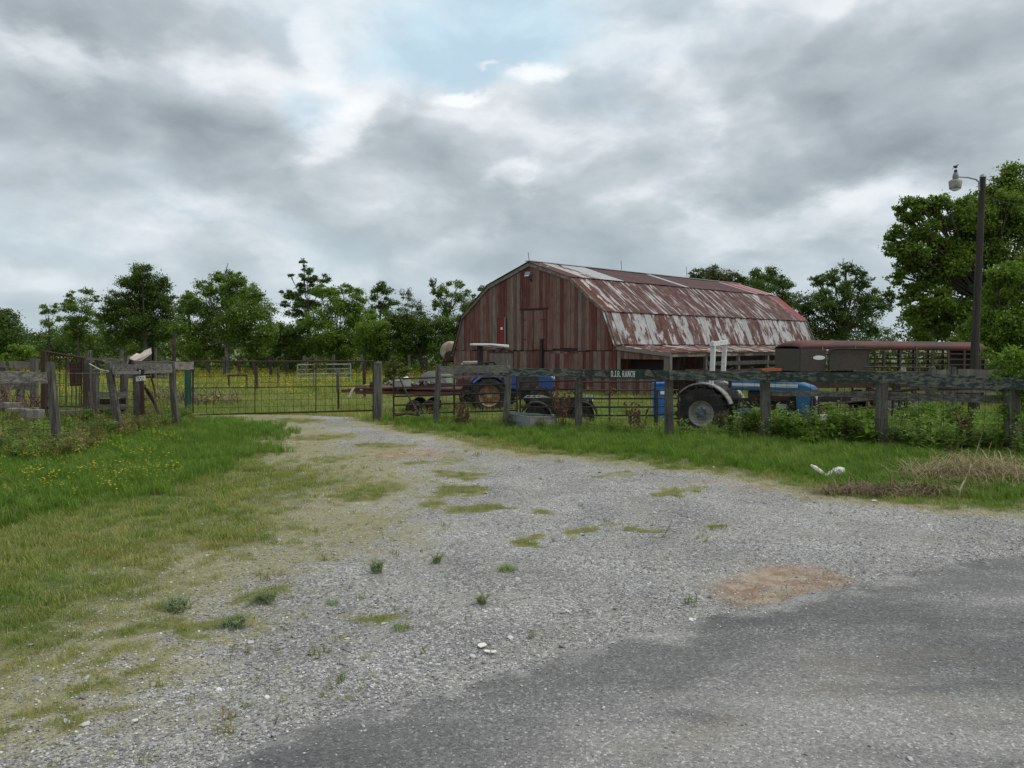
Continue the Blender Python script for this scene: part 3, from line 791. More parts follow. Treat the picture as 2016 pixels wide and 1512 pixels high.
concrete = wear('pale_rubble', (.25, .225, .195), (.15, .125, .1), None, 4, thr=.5, rough=.9, bump=.4, rnd=.15)
hay = leafmat('dry_hay', (.22, .155, .085), (.42, .33, .20), (.52, .44, .30), .15)
bark = wear('dark_bark', (.075, .062, .05), (.12, .11, .095), None, 4, (3, 3, .8), .5, .15, .95, bump=.8, rnd=.15, fine=14)
pole_m = wear('creosoted_pole', (.062, .053, .044), (.036, .031, .027), None, 3, (6, 6, .5), .5, .15, .9, bump=.6, rnd=.05, fine=14)

# ================================================================ BARN
BA = -(math.pi / 2 - .768) ; BC = (.95, 39.5)
bz = float(gz(*BC))
barn = thing('barn', (BC[0], BC[1], bz), 'large old gambrel barn of faded red boards with a rust streaked metal roof', 'barn', None, BA)
LB = 20.4
O = -bz
PR = [(-6.15, 1.30 + O), (-5.30, 3.42 + O), (-3.10, 5.02 + O), (0, 6.02 + O), (2.78, 5.10 + O), (4.88, 3.44 + O), (5.55, 1.88 + O)]
def top_at(s):
    return float(np.interp(s, [p[0] for p in PR], [p[1] for p in PR]))
ST = 2.07                                         # ledge where the upper boards overlap the lower wall
bw = .235; s = -6.15; k = 0
openings = [(-.62, 1.22, 2.07, 4.12), (-2.42, -1.86, 2.25, 3.72)]
while s < 5.5:
    e = min(s + bw - .012, 5.55); mid = (s + e) / 2
    tp = lambda q: max(top_at(q) - .06, ST + .02)
    segs = [(ST, None)]
    for o0, o1, z0, z1 in openings:
        if e > o0 + .05 and s < o1 - .05: segs = ([(ST, z0)] if z0 > ST + .05 else []) + [(z1, None)]
    pr_ = -.03 - random.uniform(0, .025)
    rag = ST - random.choice([0, 0, 0, .03, .05]) + (.10 if 1.7 < mid < 3.3 else 0)
    if top_at(s) - .06 > ST + .1 or top_at(e) - .06 > ST + .1:
        for z0, z1 in segs:
            z0_ = rag if z0 == ST else z0
            mb = MB(); za, zb = (z1, z1) if z1 else (tp(s), tp(e))
            if min(za, zb) - z0_ > .03:
                mb.prism([(s, pr_, z0_), (e, pr_, z0_), (e, pr_, zb), (s, pr_, za)], (0, .022, 0)); mb.build('board', red_board if random.random() < .95 else grey_board, barn)
    if not (-2.05 < mid < -.75 and False):
        zt = min(ST - .06 - random.choice([0, 0, .04]), tp(mid)) + .02
        mb = MB(); mb.prism([(s, .0 - random.uniform(0, .012), random.uniform(-.12, .06)), (e, -.006, random.uniform(-.12, .06)), (e, -.006, zt), (s, -.006, zt)], (0, .022, 0))
        mb.build('board', red_board if random.random() < .85 else grey_board, barn)
    s += bw; k += 1
MB().prism([(-6.1, .06, 0), (5.5, .06, 0)] + [(p[0] * .985, .06, p[1] - .08) for p in PR[::-1]], (0, .03, 0)).build('wall_backing', dark_in, barn)
MB().box((.3, -.036, 3.12), (2.3, .012, 2.12)).build('door_frame', red_board, barn)
# loft doors, shutter, lower doors
def door(name, x0, x1, z0, z1, m, y=-.075, nb=4, parent=barn, **kw):
    d = MB(); d.box(((x0 + x1) / 2, y + .028, (z0 + z1) / 2), (x1 - x0, .012, z1 - z0)); dr = d.build(name, m, parent, **kw)
    w = (x1 - x0) / nb
    for i in range(nb):
        MB().box((x0 + w * (i + .5), y + random.uniform(-.006, .004), (z0 + z1) / 2 + random.uniform(-.01, .01)), (w - .012, .02, z1 - z0 - .01)).build('board', m, dr)
    return dr
dl_ = door('loft_door', -.60, .26, 2.05, 4.08, red_board)
dr_ = door('loft_door', .30, 1.20, 2.12, 4.06, red_board)
for dd, hx in ((dl_, -.52), (dr_, 1.12)):
    for hz_ in (2.6, 3.6): MB().box((hx + (.12 if hx < 0 else -.12), -.092, hz_), (.34, .012, .06)).build('hinge', rust_pipe, dd)
MB().box((.30, -.098, 4.15), (2.0, .04, .07)).build('door_track', dark_in, barn)
door('shutter', -2.38, -1.92, 2.27, 3.70, wear('fresh_red_paint', (.23, .03, .03), (.17, .05, .045), None, 3, thr=.62, rough=.8, bump=.3, rnd=.1), nb=3, label='brighter red shutter in a grey frame')
fr = MB(); fr.box((-2.50, -.07, 2.98), (.13, .05, 1.65)); fr.box((-1.82, -.07, 2.98), (.13, .05, 1.62)); fr.box((-2.16, -.085, 2.2), (.5, .05, .09)); fr.build('shutter_frame', grey_board, barn)
MB().box((-2.06, -.095, 3.2), (.16, .006, .13)).build('white_patch', white_c, barn)
d1 = door('lower_door', -3.05, -1.25, .02, 1.92, grey_board, y=-.05, nb=6)
MB().box((-2.15, -.09, 1.95), (1.9, .05, .05)).build('door_track', dark_in, barn)
door('lower_door', 1.45, 3.6, .02, 1.90, red_board, y=-.05, nb=7)
for x0, x1 in ((1.75, 3.25), (-.55, .22), (4.0, 4.9)): MB().box(((x0 + x1) / 2, -.014, ST + .02), (x1 - x0, .03, .10)).build('painted_gap_shade', dark_in, barn)  # dark strips that paint the shade in the gaps under the ledge
MB().beam((.95, -.16, 0), (.9, -.12, 2.62), .16, .14, (0, 1, 0)).build('loft_prop', dark_in, barn)
# floodlight under the peak
fl = MB().box((.02, -.18, 5.92), (.34, .2, .2), (R(-25), 0, R(10))).build('floodlight', galv, barn, bevel=.02)
MB().box((.02, -.29, 5.875), (.27, .01, .14), (R(-25), 0, R(10))).build('lens', white_c, fl)
MB().tube([(.02, -.04, 5.97), (.02, -.12, 5.97)], .03).build('bracket', dark_in, fl)
MB().box((.12, -.08, 5.62), (.1, .06, .1)).build('junction_box', blackm, barn)
# barge boards along the gable edge
for a, b_ in zip(PR[:-1], PR[1:]):
    MB().beam((a[0] * 1.012, -.10, a[1] - .045), (b_[0] * 1.012, -.10, b_[1] - .045), .045, .17, (0, 0, 1)).build('barge_board', trim_grey, barn)
    MB().beam((a[0] * 1.012, LB + .10, a[1] - .045), (b_[0] * 1.012, LB + .10, b_[1] - .045), .045, .17, (0, 0, 1)).build('barge_board', trim_grey, barn)
# roof: corrugated sheets laid one by one
def sheet(p, q, y0, y1, m, lift=0.0, name='roof_sheet', parent=barn, label=None, waves=5):
    p, q = Vector((p[0], 0, p[1])), Vector((q[0], 0, q[1])); d = (q - p); nrm = Vector((d.z, 0, -d.x)).normalized()
    if nrm.z < 0: nrm = -nrm
    nu = waves * 2; V = []; Fc = []
    for i in range(nu + 1):
        yy = y0 + (y1 - y0) * i / nu; h = lift + (.022 if i % 2 else 0)
        for t in (0, 1):
            c = p + d * t; V.append((c.x + nrm.x * h, yy, c.z + nrm.z * h))
    nn_ = len(V)
    V += [(v[0] - nrm.x * .006, v[1], v[2] - nrm.z * .006) for v in V]
    for i in range(nu):
        a = 2 * i; Fc += [(a, a + 1, a + 3, a + 2), (a + nn_, a + 2 + nn_, a + 3 + nn_, a + 1 + nn_)]
        Fc += [(a, a + 2, a + 2 + nn_, a + nn_), (a + 1, a + 1 + nn_, a + 3 + nn_, a + 3)]
    Fc += [(0, nn_, nn_ + 1, 1), (2 * nu, 2 * nu + 1, 2 * nu + 1 + nn_, 2 * nu + nn_)]
    return MB().add(V, Fc).build(name, m, parent, label=label)
for side in (1, -1):
    pts = PR[3:] if side == 1 else PR[:4][::-1]
    for tier in range(3):
        a, b_ = pts[tier], pts[tier + 1]
        ax, az_ = a; bx_, bz_ = b_
        if tier < 2:   # overhang a touch over the next tier
            dx_, dz_ = bx_ - ax, bz_ - az_; L_ = math.hypot(dx_, dz_); bx_ += dx_ / L_ * .09; bz_ += dz_ / L_ * .09
        if side == -1 or tier > 0:
            wd_ = .62 if side == 1 else 1.3; y0 = -.22; i = 0
            while y0 < LB + .15:
                y1 = min(y0 + wd_, LB + .24)
                m = (roof_mid if tier == 1 else roof_low) if side == 1 else roof_rust
                if side == 1 and tier == 1:
                    if y0 < .9: m = roof_rust
                    if y1 > LB - .2: m = roof_red
                sheet((ax, az_), (bx_, bz_), y0, y1 - .012, m, .02 + .012 * (i % 2) + .035 * (2 - tier)); y0 += wd_; i += 1
        else:
            cuts = [(-.22, .75, roof_rust), (.75, 1.35, roof_grey), (1.35, 2.1, roof_rust), (2.1, 4.1, roof_grey), (4.1, 6.1, roof_brown), (6.1, 8.1, roof_brown), (8.1, 9.7, roof_brown), (9.7, 10.15, roof_grey), (10.15, 12.2, roof_brown), (12.2, 14.2, roof_brown), (14.2, 16.1, roof_brown), (16.1, 17.6, roof_brown), (17.6, 18.0, roof_grey), (18.0, 19.0, roof_red), (19.0, 19.35, roof_grey), (19.35, 20.1, roof_red), (20.1, 20.64, roof_grey)]
            for i, (y0, y1, m) in enumerate(cuts): sheet((ax, az_), (bx_, bz_), y0, y1 - .015, m, .09 + .012 * (i % 2), waves=max(2, int((y1 - y0) / .2)))
MB().beam((0, -.24, PR[3][1] + .12), (0, LB + .24, PR[3][1] + .12), .34, .035).build('ridge_cap', roof_grey, barn)
for yy, hh_ in ((-.1, .45), (7.5, .6), (14.2, .75)):
    MB().tube([(0, yy, PR[3][1] + .1), (.0, yy - .08, PR[3][1] + .1 + hh_)], .014, 4).build('lightning_rod', blackm, barn)
# side and rear walls
for xw, hgt, m in ((5.38, PR[6][1] - .1, red_board), (-5.95, PR[0][1] - .05, grey_board)):
    MB().box((xw - (.03 if xw > 0 else -.03), LB / 2, hgt / 2), (.02, LB - .1, hgt)).build('wall_backing', dark_in, barn)
    for i in range(34):
        w_ = LB / 34; MB().box((xw, w_ * (i + .5), hgt / 2 + random.uniform(-.02, .01)), (.022, w_ - .015, hgt)).build('board', m, barn)
MB().prism([(-6.1, LB - .05, 0), (5.5, LB - .05, 0)] + [(p[0] * .985, LB - .05, p[1] - .08) for p in PR[::-1]], (0, .04, 0)).build('rear_wall', grey_board, barn)
# lean-to along the right side
ex, ez = 8.6, 1.52 + O
LX0, LZ0 = 5.62, PR[6][1] - .08
y0 = -.05; i = 0
while y0 < LB:
    y1 = min(y0 + .72, LB + .1)
    sheet((LX0, LZ0), (ex + random.uniform(-.05, .08), ez + random.uniform(-.03, .02)), y0, y1 - .01, roof_rust if random.random() < .86 else roof_low, .02 + .014 * (i % 2), waves=4); y0 += .72; i += 1
MB().beam((LX0, -.09, LZ0 - .08), (ex, -.09, ez - .09), .04, .15).build('barge_board', trim_grey, barn)
MB().beam((ex - .12, -.02, ez - .1), (ex - .12, LB, ez - .1), .07, .14).build('eaves_beam', trim_grey, barn)
for yy in (.05, 2.9, 5.8, 8.7, 11.6, 14.5, 17.4, 20.2):
    MB().box((ex - .14, yy, (ez - .15) / 2), (.15, .15, ez - .16)).build('lean_to_post', grey_board, barn)
for zz, m in ((1.45, green_board), (1.08, red_board), (.62, green_board)):
    for yy in (2.9, 8.7, 14.5): MB().box((ex - .05, yy + 2.85, zz + random.uniform(-.03, .03)), (.03, 5.65, .19)).build('lean_to_rail', m, barn)
# lean-to front: boards above and below the dark opening
n_ = 13; w_ = (ex - .2 - 5.6) / n_
for i in range(n_):
    x0 = 5.6 + i * w_; zt = LZ0 - .09 + (ez - LZ0) * (x0 + w_ / 2 - LX0) / (ex - LX0) - .08
    if i in (0, n_ - 1): MB().box((x0 + w_ / 2, 0, zt / 2), (w_ - .01, .025, zt)).build('board', grey_board, barn)
    else:
        MB().box((x0 + w_ / 2, random.uniform(-.01, .01), (zt + 1.68) / 2), (w_ - .01, .025, zt - 1.68)).build('board', red_board, barn)
        MB().box((x0 + w_ / 2, random.uniform(-.01, .01), .50), (w_ - .01, .025, 1.0 + random.uniform(-.05, .03))).build('board', red_board if i % 3 else grey_board, barn)
MB().box((7.1, .8, .9), (2.6, .02, 1.6)).build('stall_partition', dark_in, barn)

# ================================================================ TRACTORS
def wheel(parent, c, r, w, rr, tm, rm, hubm=None, lugs=18, side=-1, dish=.35, spokes=8, nm='wheel'):
    """axle along local Y at c; dished rim faces side"""
    c = Vector(c)
    t = MB(); prof = [(rr, -w * .42), (r * .80, -w * .5), (r * .95, -w * .46), (r, -w * .3), (r, w * .3), (r * .95, w * .46), (r * .80, w * .5), (rr, w * .42)]
    t.lathe(prof, c, 'Y', 32, closed=True)
    for i in range(lugs):
        for s_ in (-1, 1):
            a = 2 * math.pi * (i + (.5 if s_ > 0 else 0)) / lugs; a2 = a + .17
            p = c + Vector((r * math.cos(a) * 1.015, s_ * w * .46, r * math.sin(a) * 1.015)); q = c + Vector((r * math.cos(a2) * 1.03, 0, r * math.sin(a2) * 1.03))
            t.beam(p, q, .055 * r / .7, .05 * r / .7, (p - c).normalized())
    wo_ = t.build(nm, tm, parent)
    rm_ = MB(); y = side * w
    rm_.lathe([(rr * 1.02, y * .44), (rr * 1.02, y * .36), (rr * .90, y * .32), (rr * .84, y * .05), (rr * .55, y * .02), (rr * .5, y * .16), (rr * .30, y * .18)], c, 'Y', 28, cap0=False)
    ro = rm_.build('rim', rm, wo_, smooth=True)
    hb = MB(); hb.lathe([(rr * .34, y * .16), (rr * .34, y * .24), (rr * .2, y * .30), (.01, y * .30)], c, 'Y', 16)
    for i in range(spokes):
        a = 2 * math.pi * i / spokes; hb.lathe([(.028 * r / .7, y * .2), (.028 * r / .7, y * .29)], c + Vector((rr * .42 * math.cos(a), 0, rr * .42 * math.sin(a))), 'Y', 6)
    hb.build('hub', hubm or rm, wo_)
    return wo_


def arc_fender(parent, c, r, w, a0, a1, m, yc, name='fender', sidewall=True, s_=1):
    mb = MB(); n_ = 12; c = Vector(c); P = []
    for i in range(n_ + 1):
        a = a0 + (a1 - a0) * i / n_
        for rr_ in (r, r + .03): P.append((c.x + rr_ * math.cos(a), c.z + rr_ * math.sin(a)))
    V = []; Fc = []
    for x, z in P: V += [(x, yc - w / 2, z), (x, yc + w / 2, z)]
    for i in range(n_):
        b0 = i * 4; Fc += [(b0, b0 + 1, b0 + 5, b0 + 4), (b0 + 2, b0 + 6, b0 + 7, b0 + 3), (b0, b0 + 4, b0 + 6, b0 + 2), (b0 + 1, b0 + 3, b0 + 7, b0 + 5)]
    Fc += [(0, 2, 3, 1), (n_ * 4, n_ * 4 + 1, n_ * 4 + 3, n_ * 4 + 2)]
    mb.add(V, Fc)
    if sidewall:   # inner skirt filling down to the axle
        y = yc + s_ * w / 2; pts = [(c.x + r * math.cos(a0 + (a1 - a0) * i / n_), y, c.z + r * math.sin(a0 + (a1 - a0) * i / n_)) for i in range(n_ + 1)]
        mb.prism(pts, (0, s_ * .02, 0))
    return mb.build(name, m, parent)


white_c2 = wear('chalky_white_rim', (.34, .34, .32), (.17, .15, .13), (.2, .17, .13), 4, thr=.60, rough=.6, rnd=.05, bump=.1, st_amt=.4, st_scale=4); hub_b = wear('dull_blue_hub', (.05, .10, .13), (.2, .2, .2), None, 9, rnd=0, bump=.1)
# ---- near tractor: blue hood, pale fenders, white roll bar
tp_ = W(1372, 815, 18.6)
YW = R(-31)
ta = thing('tractor', (tp_.x + .40, 18.9, gnd(tp_.x, 18.9)), 'faded blue farm tractor with pale fenders and white roll bar behind the long green fence', 'tractor', None, YW)
for sy in (-.62, .62): wheel(ta, (0, sy, .60), .60, .34, .31, tyre, white_c2, hub_b, side=-1 if sy < 0 else 1, nm='rear_wheel')
for sy in (-.62, .62): wheel(ta, (2.05, sy, .36), .37, .20, .20, tyre, white_c2, hub_b, lugs=10, side=-1 if sy < 0 else 1, nm='front_wheel', spokes=5)
for sy in (-.60, .60): arc_fender(ta, (0, 0, .60), .70, .30, R(20), R(150), white_f, sy, s_=-1 if sy > 0 else 1)
hd = MB()
hp = [(.55, 1.40), (.62, 1.46), (1.35, 1.45), (2.15, 1.36), (2.42, 1.27), (2.46, 1.15), (.55, 1.15)]
hd.prism([(x, -.27, z) for x, z in hp], (0, .54, 0)); hood = hd.build('hood', blue_t, ta, bevel=.05)
for sy in (-1, 1):
    MB().box((1.35, sy * .277, 1.285), (1.5, .012, .075)).build('hood_stripe', white_p, hood)
MB().prism([(.58, -.20, 1.475), (1.35, -.20, 1.465), (2.2, -.20, 1.365), (2.2, -.20, 1.35), (.58, -.2, 1.45)], (0, .40, 0)).build('faded_hood_top', white_p, hood)
g_ = MB(); g_.box((2.42, 0, .90), (.12, .52, .62)); gr_ = g_.build('grille', blackm, ta, bevel=.02)
for sy in (-.18, .18): MB().lathe([(.075, 2.47), (.085, 2.50), (.06, 2.51)], (0, sy, 1.06), 'X', 14).build('headlight', white_c, gr_)
for i in range(6): MB().box((2.487, 0, .66 + .06 * i), (.012, .46, .014)).build('grille_bar', galv, gr_)
MB().prism([(2.05, -.285, 1.16), (2.40, -.285, 1.16), (2.34, -.285, .62), (2.10, -.285, .62)], (0, .57, 0)).build('side_panel', blue_t, ta)
MB().box((1.5, 0, .90), (1.1, .36, .50)).build('engine_block', blackm, ta, bevel=.03)
MB().box((.6, 0, .72), (1.2, .40, .46)).build('transmission', blackm, ta, bevel=.04)
MB().box((2.28, 0, .50), (.5, .30, .26)).build('front_frame', blue_t, ta, bevel=.02)
MB().tube([(2.05, -.6, .40), (2.05, 0, .50), (2.05, .6, .40)], .05, 8).build('front_axle', blackm, ta)
MB().tube([(0, -.6, .66), (0, .6, .66)], .10, 10).build('rear_axle', blackm, ta)
MB().prism([(.50, -.26, 1.20), (.50, -.26, 1.50), (.66, -.26, 1.50), (.72, -.26, 1.20)], (0, .52, 0)).build('dashboard', blackm, ta, bevel=.02)
st_ = MB(); st_.lathe([(.20, -.012), (.215, 0), (.20, .012), (.19, 0)], (0, 0, 0), 'X', 20, closed=True)
so_ = st_.build('steering_wheel', blackm, ta); so_.location = (.38, 0, 1.56); so_.rotation_euler = (0, R(55), 0)
MB().tube([(.38, 0, 1.56), (.6, 0, 1.4)], .02).build('steering_column', blackm, ta)
se = MB(); se.box((-.02, 0, 1.13), (.44, .46, .09)); se.build('seat', seatm, ta, bevel=.03)
MB().box((-.26, 0, 1.34), (.08, .46, .38), (0, R(-10), 0)).build('backrest', seatm, ta, bevel=.03)
rb = MB().beam((.16, -.50, .9), (.20, -.50, 2.22), .10, .10, (1, 0, 0), .004, 4).build('roll_bar_post', white_p, ta)
MB().beam((.14, .50, .9), (.20, .50, 2.26), .10, .10, (1, 0, 0), .004, 4).build('roll_bar_post', white_p, ta)
MB().beam((.20, -.62, 2.25), (.20, .60, 2.30), .10, .10, (0, 0, 1), .004, 4).build('roll_bar_top', white_p, ta)
MB().tube([(1.05, -.2, 1.42), (1.05, -.2, 1.72)], .03, 8).build('exhaust_pipe', rust_pipe, ta)
for sy in (-.4, .4): MB().beam((-.1, sy, .5), (-.95, sy, .38), .06, .04).build('lift_arm', blackm, ta)
MB().tube([(1.15, -.20, 1.1), (1.3, -.24, .95), (1.7, -.22, .9), (2.0, -.2, 1.05)], .02, 6).build('hose', blackm, ta)
MB().lathe([(.07, -.12), (.08, -.1), (.08, .1), (.07, .12)], (1.75, -.24, .78), 'X', 12).build('oil_filter', white_f, ta)
MB().lathe([(.06, 0), (.065, .02), (.065, .18), (.03, .2)], (1.3, -.24, .72), 'Z', 10).build('fuel_filter', rust_pipe, ta)
MB().box((1.5, -.19, .98), (.9, .03, .12)).build('manifold', rust_pipe, ta, bevel=.01)
MB().box((.95, -.3, .62), (.35, .14, .22)).build('tool_box', blue_t, ta, bevel=.01)
MB().box((.35, -.42, .62), (.5, .22, .04)).build('footboard', blackm, ta)

# ---- far tractor: dark blue, white canopy
tb = thing('tractor', (W(958, 760, 27).x, 27.4, gnd(-1, 27.4)), 'dark blue tractor with a flat white sunshade on one post in front of the barn', 'tractor', None, R(8))
for sy in (-.62, .62): wheel(tb, (0, sy, .55), .60, .36, .37, tyre, rim_tan, side=-1 if sy < 0 else 1, lugs=16, nm='rear_wheel')
for sy in (-.55, .55): wheel(tb, (1.85, sy, .42), .42, .24, .23, tyre, rim_tan, side=-1 if sy < 0 else 1, lugs=12, nm='front_wheel', spokes=5)
for sy in (-.60, .60): arc_fender(tb, (0, 0, .55), .68, .36, R(12), R(140), blue_d, sy, s_=-1 if sy > 0 else 1)
hb_ = MB().prism([(.75, -.30, .75), (.75, -.30, 1.34), (1.5, -.30, 1.32), (2.25, -.30, 1.22), (2.38, -.30, 1.1), (2.36, -.30, .62), (2.0, -.30, .62)], (0, .60, 0)).build('hood', blue_d, tb, bevel=.05)
MB().box((1.42, -.305, .98), (.8, .012, .42)).build('side_vent', blackm, hb_)
MB().box((2.385, 0, .86), (.02, .46, .42)).build('grille', blackm, hb_)
for sy in (-.2, .2): MB().lathe([(.06, 2.385), (.06, 2.41)], (0, sy, 1.12), 'X', 12).build('headlight', white_c, hb_)
MB().box((.75, 0, .55), (2.2, .38, .36)).build('chassis', blackm, tb, bevel=.03)
MB().box((-.05, 0, 1.08), (.42, .46, .1)).build('seat', seatm, tb, bevel=.03)
MB().box((-.28, 0, 1.32), (.08, .44, .42)).build('backrest', seatm, tb, bevel=.03)
MB().tube([(.42, 0, 1.48), (.72, 0, 1.25)], .02).build('steering_column', blackm, tb)
so2 = MB().lathe([(.19, -.012), (.205, 0), (.19, .012), (.18, 0)], (0, 0, 0), 'X', 18, closed=True).build('steering_wheel', blackm, tb); so2.location = (.40, 0, 1.5); so2.rotation_euler = (0, R(50), 0)
for sy in (-.2, .2): MB().beam((-.22, sy, .8), (-.25, sy, 2.32), .09, .16, (1, 0, 0)).build('canopy_post', blackm, tb)
MB().grid(lambda u, v: (-.55 + u * 1.25, -.55 + v * 1.1, 2.36 - .07 * u - .06 * (2 * v - 1) ** 2), 6, 6).build('canopy_underside', white_c, tb)
MB().prism([(-.56, -.56, 2.30), (-.56, -.56, 2.37), (.12, -.56, 2.365), (.72, -.56, 2.32), (.72, -.56, 2.22), (.15, -.56, 2.30)], (0, 1.12, 0)).build('canopy', white_c, tb, bevel=.02)

# ---- little utility vehicle left of it, seen over the fence rail
uv = thing('utility_cart', (W(948, 715, 29.5).x, 29.6, gnd(-1, 29.6)), 'open farm cart with grey roof panel and black roll frame beside the barn wall', 'farm cart', None, R(4))
for px_ in (-.55, .95):
    for sy in (-.55, .55): wheel(uv, (px_, sy, .30), .30, .22, .16, tyre, blackm, side=-1 if sy < 0 else 1, lugs=10, nm='wheel', spokes=4)
MB().box((.15, 0, .55), (2.1, 1.1, .35)).build('body', red_steel, uv, bevel=.04)
MB().box((-.55, 0, .88), (.75, 1.15, .34)).build('cargo_bed', red_steel, uv, bevel=.03)
MB().box((.0, 0, .85), (.45, 1.0, .16)).build('seat', seatm, uv, bevel=.03)
MB().prism([(-.80, -.6, 1.56), (-.70, -.6, 1.68), (.0, -.6, 1.70), (.0, -.6, 1.62)], (0, 1.2, 0)).build('roof_panel', white_f, uv, bevel=.02)
for sy in (-.55, .55):
    MB().tube([(-.72, sy, .8), (-.70, sy, 1.6), (.45, sy, 1.66), (.72, sy, 1.35), (.85, sy, .85)], .03, 6).build('roll_frame', blackm, uv)
    MB().tube([(.1, sy, .8), (.2, sy, 1.64)], .03, 6).build('roll_frame', blackm, uv)
so3 = MB().lathe([(.17, -.012), (.185, 0), (.17, .012), (.16, 0)], (0, 0, 0), 'X', 16, closed=True).build('steering_wheel', blackm, uv); so3.location = (.42, .2, 1.18); so3.rotation_euler = (0, R(45), 0)

# ================================================================ ATV
q = W(1102, 800, 21.3)
av = thing('quad_bike', (q.x, 21.3, gnd(q.x, 21.3)), 'muddy black quad bike parked in the grass behind the low metal trough', 'quad bike', None, R(-6))
for px_ in (-.62, .62):
    for sy in (-.42, .42): wheel(av, (px_, sy, .31), .32, .24, .15, tyre, galv, side=-1 if sy < 0 else 1, lugs=14, nm='wheel', spokes=4)
for px_ in (-.62, .62):
    for sy in (-.42, .42): arc_fender(av, (px_, 0, .31), .40, .30, R(10), R(165), blackm, sy, sidewall=False)
MB().prism([(-.5, -.14, .40), (-.55, -.14, .74), (-.1, -.14, .72), (.15, -.14, .84), (.45, -.14, .82), (.6, -.14, .5), (.3, -.14, .32)], (0, .28, 0)).build('body', blackm, av, bevel=.03)
MB().prism([(-.6, -.15, .76), (-.55, -.15, .86), (-.15, -.15, .80), (.1, -.15, .84), (.1, -.15, .76)], (0, .30, 0)).build('seat', seatm, av, bevel=.03)
for x0, z0 in ((-.72, .84), (.66, .86)):
    rk = MB()
    for i in range(4): rk.tube([(x0 - .22 + .15 * i, -.38, z0), (x0 - .22 + .15 * i, .38, z0)], .012, 5)
    for sy in (-.38, .38): rk.tube([(x0 - .24, sy, z0), (x0 + .25, sy, z0)], .014, 5)
    rk.build('rack', galv, av)
MB().tube([(.30, -.38, 1.02), (.38, -.12, .98), (.38, .12, .98), (.30, .38, 1.02)], .016, 6).build('handlebar', blackm, av)
MB().tube([(.38, 0, .98), (.48, 0, .8)], .025, 6).build('steering_column', blackm, av)
MB().box((.86, 0, .66), (.12, .34, .22)).build('front_guard', blackm, av, bevel=.02)
for sy in (-.14, .14): MB().lathe([(.05, .90), (.05, .93)], (0, sy, .74), 'X', 10).build('headlight', white_c, av)
MB().box((0, -.30, .30), (.62, .16, .03)).build('footboard', blackm, av)

# ================================================================ CATTLE TRAILER
d0 = 25.0; A = W(1576, 700, d0); B = W(1935, 700, d0 + .6); ctl = thing('stock_trailer', (A.x, d0, gnd(A.x, d0)), 'long rust brown livestock trailer with rounded roof and slatted sides', 'livestock trailer', None, math.atan2(.6, B.x - A.x))
TL = (B - A).length + .1; TW = 1.9; ZR = 2.03 - gnd(A.x, d0)
g0 = gnd(A.x, d0)
def roofx(u, v):
    a = math.pi * v; x = u * TL; y = TW / 2 - TW / 2 * math.cos(a); zz = ZR - .30 + .30 * (abs(math.sin(a)) ** .45)
    if u < .001: zz = ZR - .30 + (zz - ZR + .30) * .35; x += .0
    elif u < .03: zz = ZR - .30 + (zz - ZR + .30) * .82
    elif u < .06: zz = ZR - .30 + (zz - ZR + .30) * .97
    return (x - .02, y, zz - .06 * u)
rf = MB(); us = [0, .025, .055] + [.1 + .9 * i / 12 for i in range(13)]; nv = 16
V = [roofx(u, j / nv) for u in us for j in range(nv + 1)]
rf.add(V, [(i * (nv + 1) + j, (i + 1) * (nv + 1) + j, (i + 1) * (nv + 1) + j + 1, i * (nv + 1) + j + 1) for i in range(len(us) - 1) for j in range(nv)])
rr_ = rf.build('roof', trailer_rust, ctl, smooth=True); sm_ = rr_.modifiers.new('s', 'SOLIDIFY'); sm_.thickness = .02
for u in (.115, .29, .62, .97): MB().box((u * TL, -.012, ZR - .25), (.03, .02, .2)).build('roof_rib', trim_grey, rr_)
WL = ZR - .30
MB().box((.43, 0, WL - .36), (.86, .03, .75)).build('nose_panel', trailer_dark, ctl)
MB().box((0.0, TW / 2, WL - .36), (.03, TW - .04, .74)).build('front_panel', trailer_dark, ctl)
MB().lathe([(.005, -.022), (.13, -.02), (.13, -.017)], (.62, 0, WL - .28), 'Y', 12).build('white_marking', white_c, ctl)
ctl.children[-1].scale = (1.6, 1, .55); ctl.children[-1].location = (-.37, 0, (WL - .28) * .45)
dp = MB().box((1.6, -.02, WL - .34), (1.32, .03, .70)).build('door_panel', trailer_dark, ctl)
MB().tube([(.95, -.06, -.0 + .9), (.95, -.06, WL - .12), (1.02, -.06, WL - .03), (1.12, -.06, WL + .01), (2.32, -.06, WL + .0), (2.44, -.06, WL - .04), (2.50, -.06, WL - .13), (2.50, -.06, .9)], .022, 6).build('door_hoop', rust_pipe, ctl)
for i, z in enumerate((WL - .16, WL - .34, WL - .52)):
    MB().box(((2.3 + TL) / 2, 0, z), (TL - 2.3, .025, .035)).build('side_rail', trailer_dark, ctl); MB().box(((2.3 + TL) / 2, TW, z), (TL - 2.3, .025, .035)).build('side_rail', trailer_dark, ctl)
i = 0; x = 2.3
while x < TL:
    MB().box((x, -.005, WL / 2 + .05), (.06, .05, WL - .2)).build('side_post', trailer_dark, ctl); MB().box((x, TW, WL / 2 + .05), (.06, .05, WL - .2)).build('side_post', trailer_dark, ctl); x += .56
MB().box((TL / 2, 0, WL - 1.02), (TL, .03, .5)).build('lower_side', trailer_rust, ctl); MB().box((TL / 2, TW, WL - 1.02), (TL, .03, .5)).build('lower_side', trailer_rust, ctl)
MB().box((.5, TW, WL - .36), (1.0, .03, .75)).build('nose_panel', trailer_dark, ctl)
MB().box((TL / 2, TW / 2, .50), (TL, TW, .12)).build('floor_deck', blackm, ctl)
MB().box((TL, TW / 2, WL / 2 + .3), (.03, TW - .05, WL - .5)).build('tail_gate', trailer_dark, ctl)
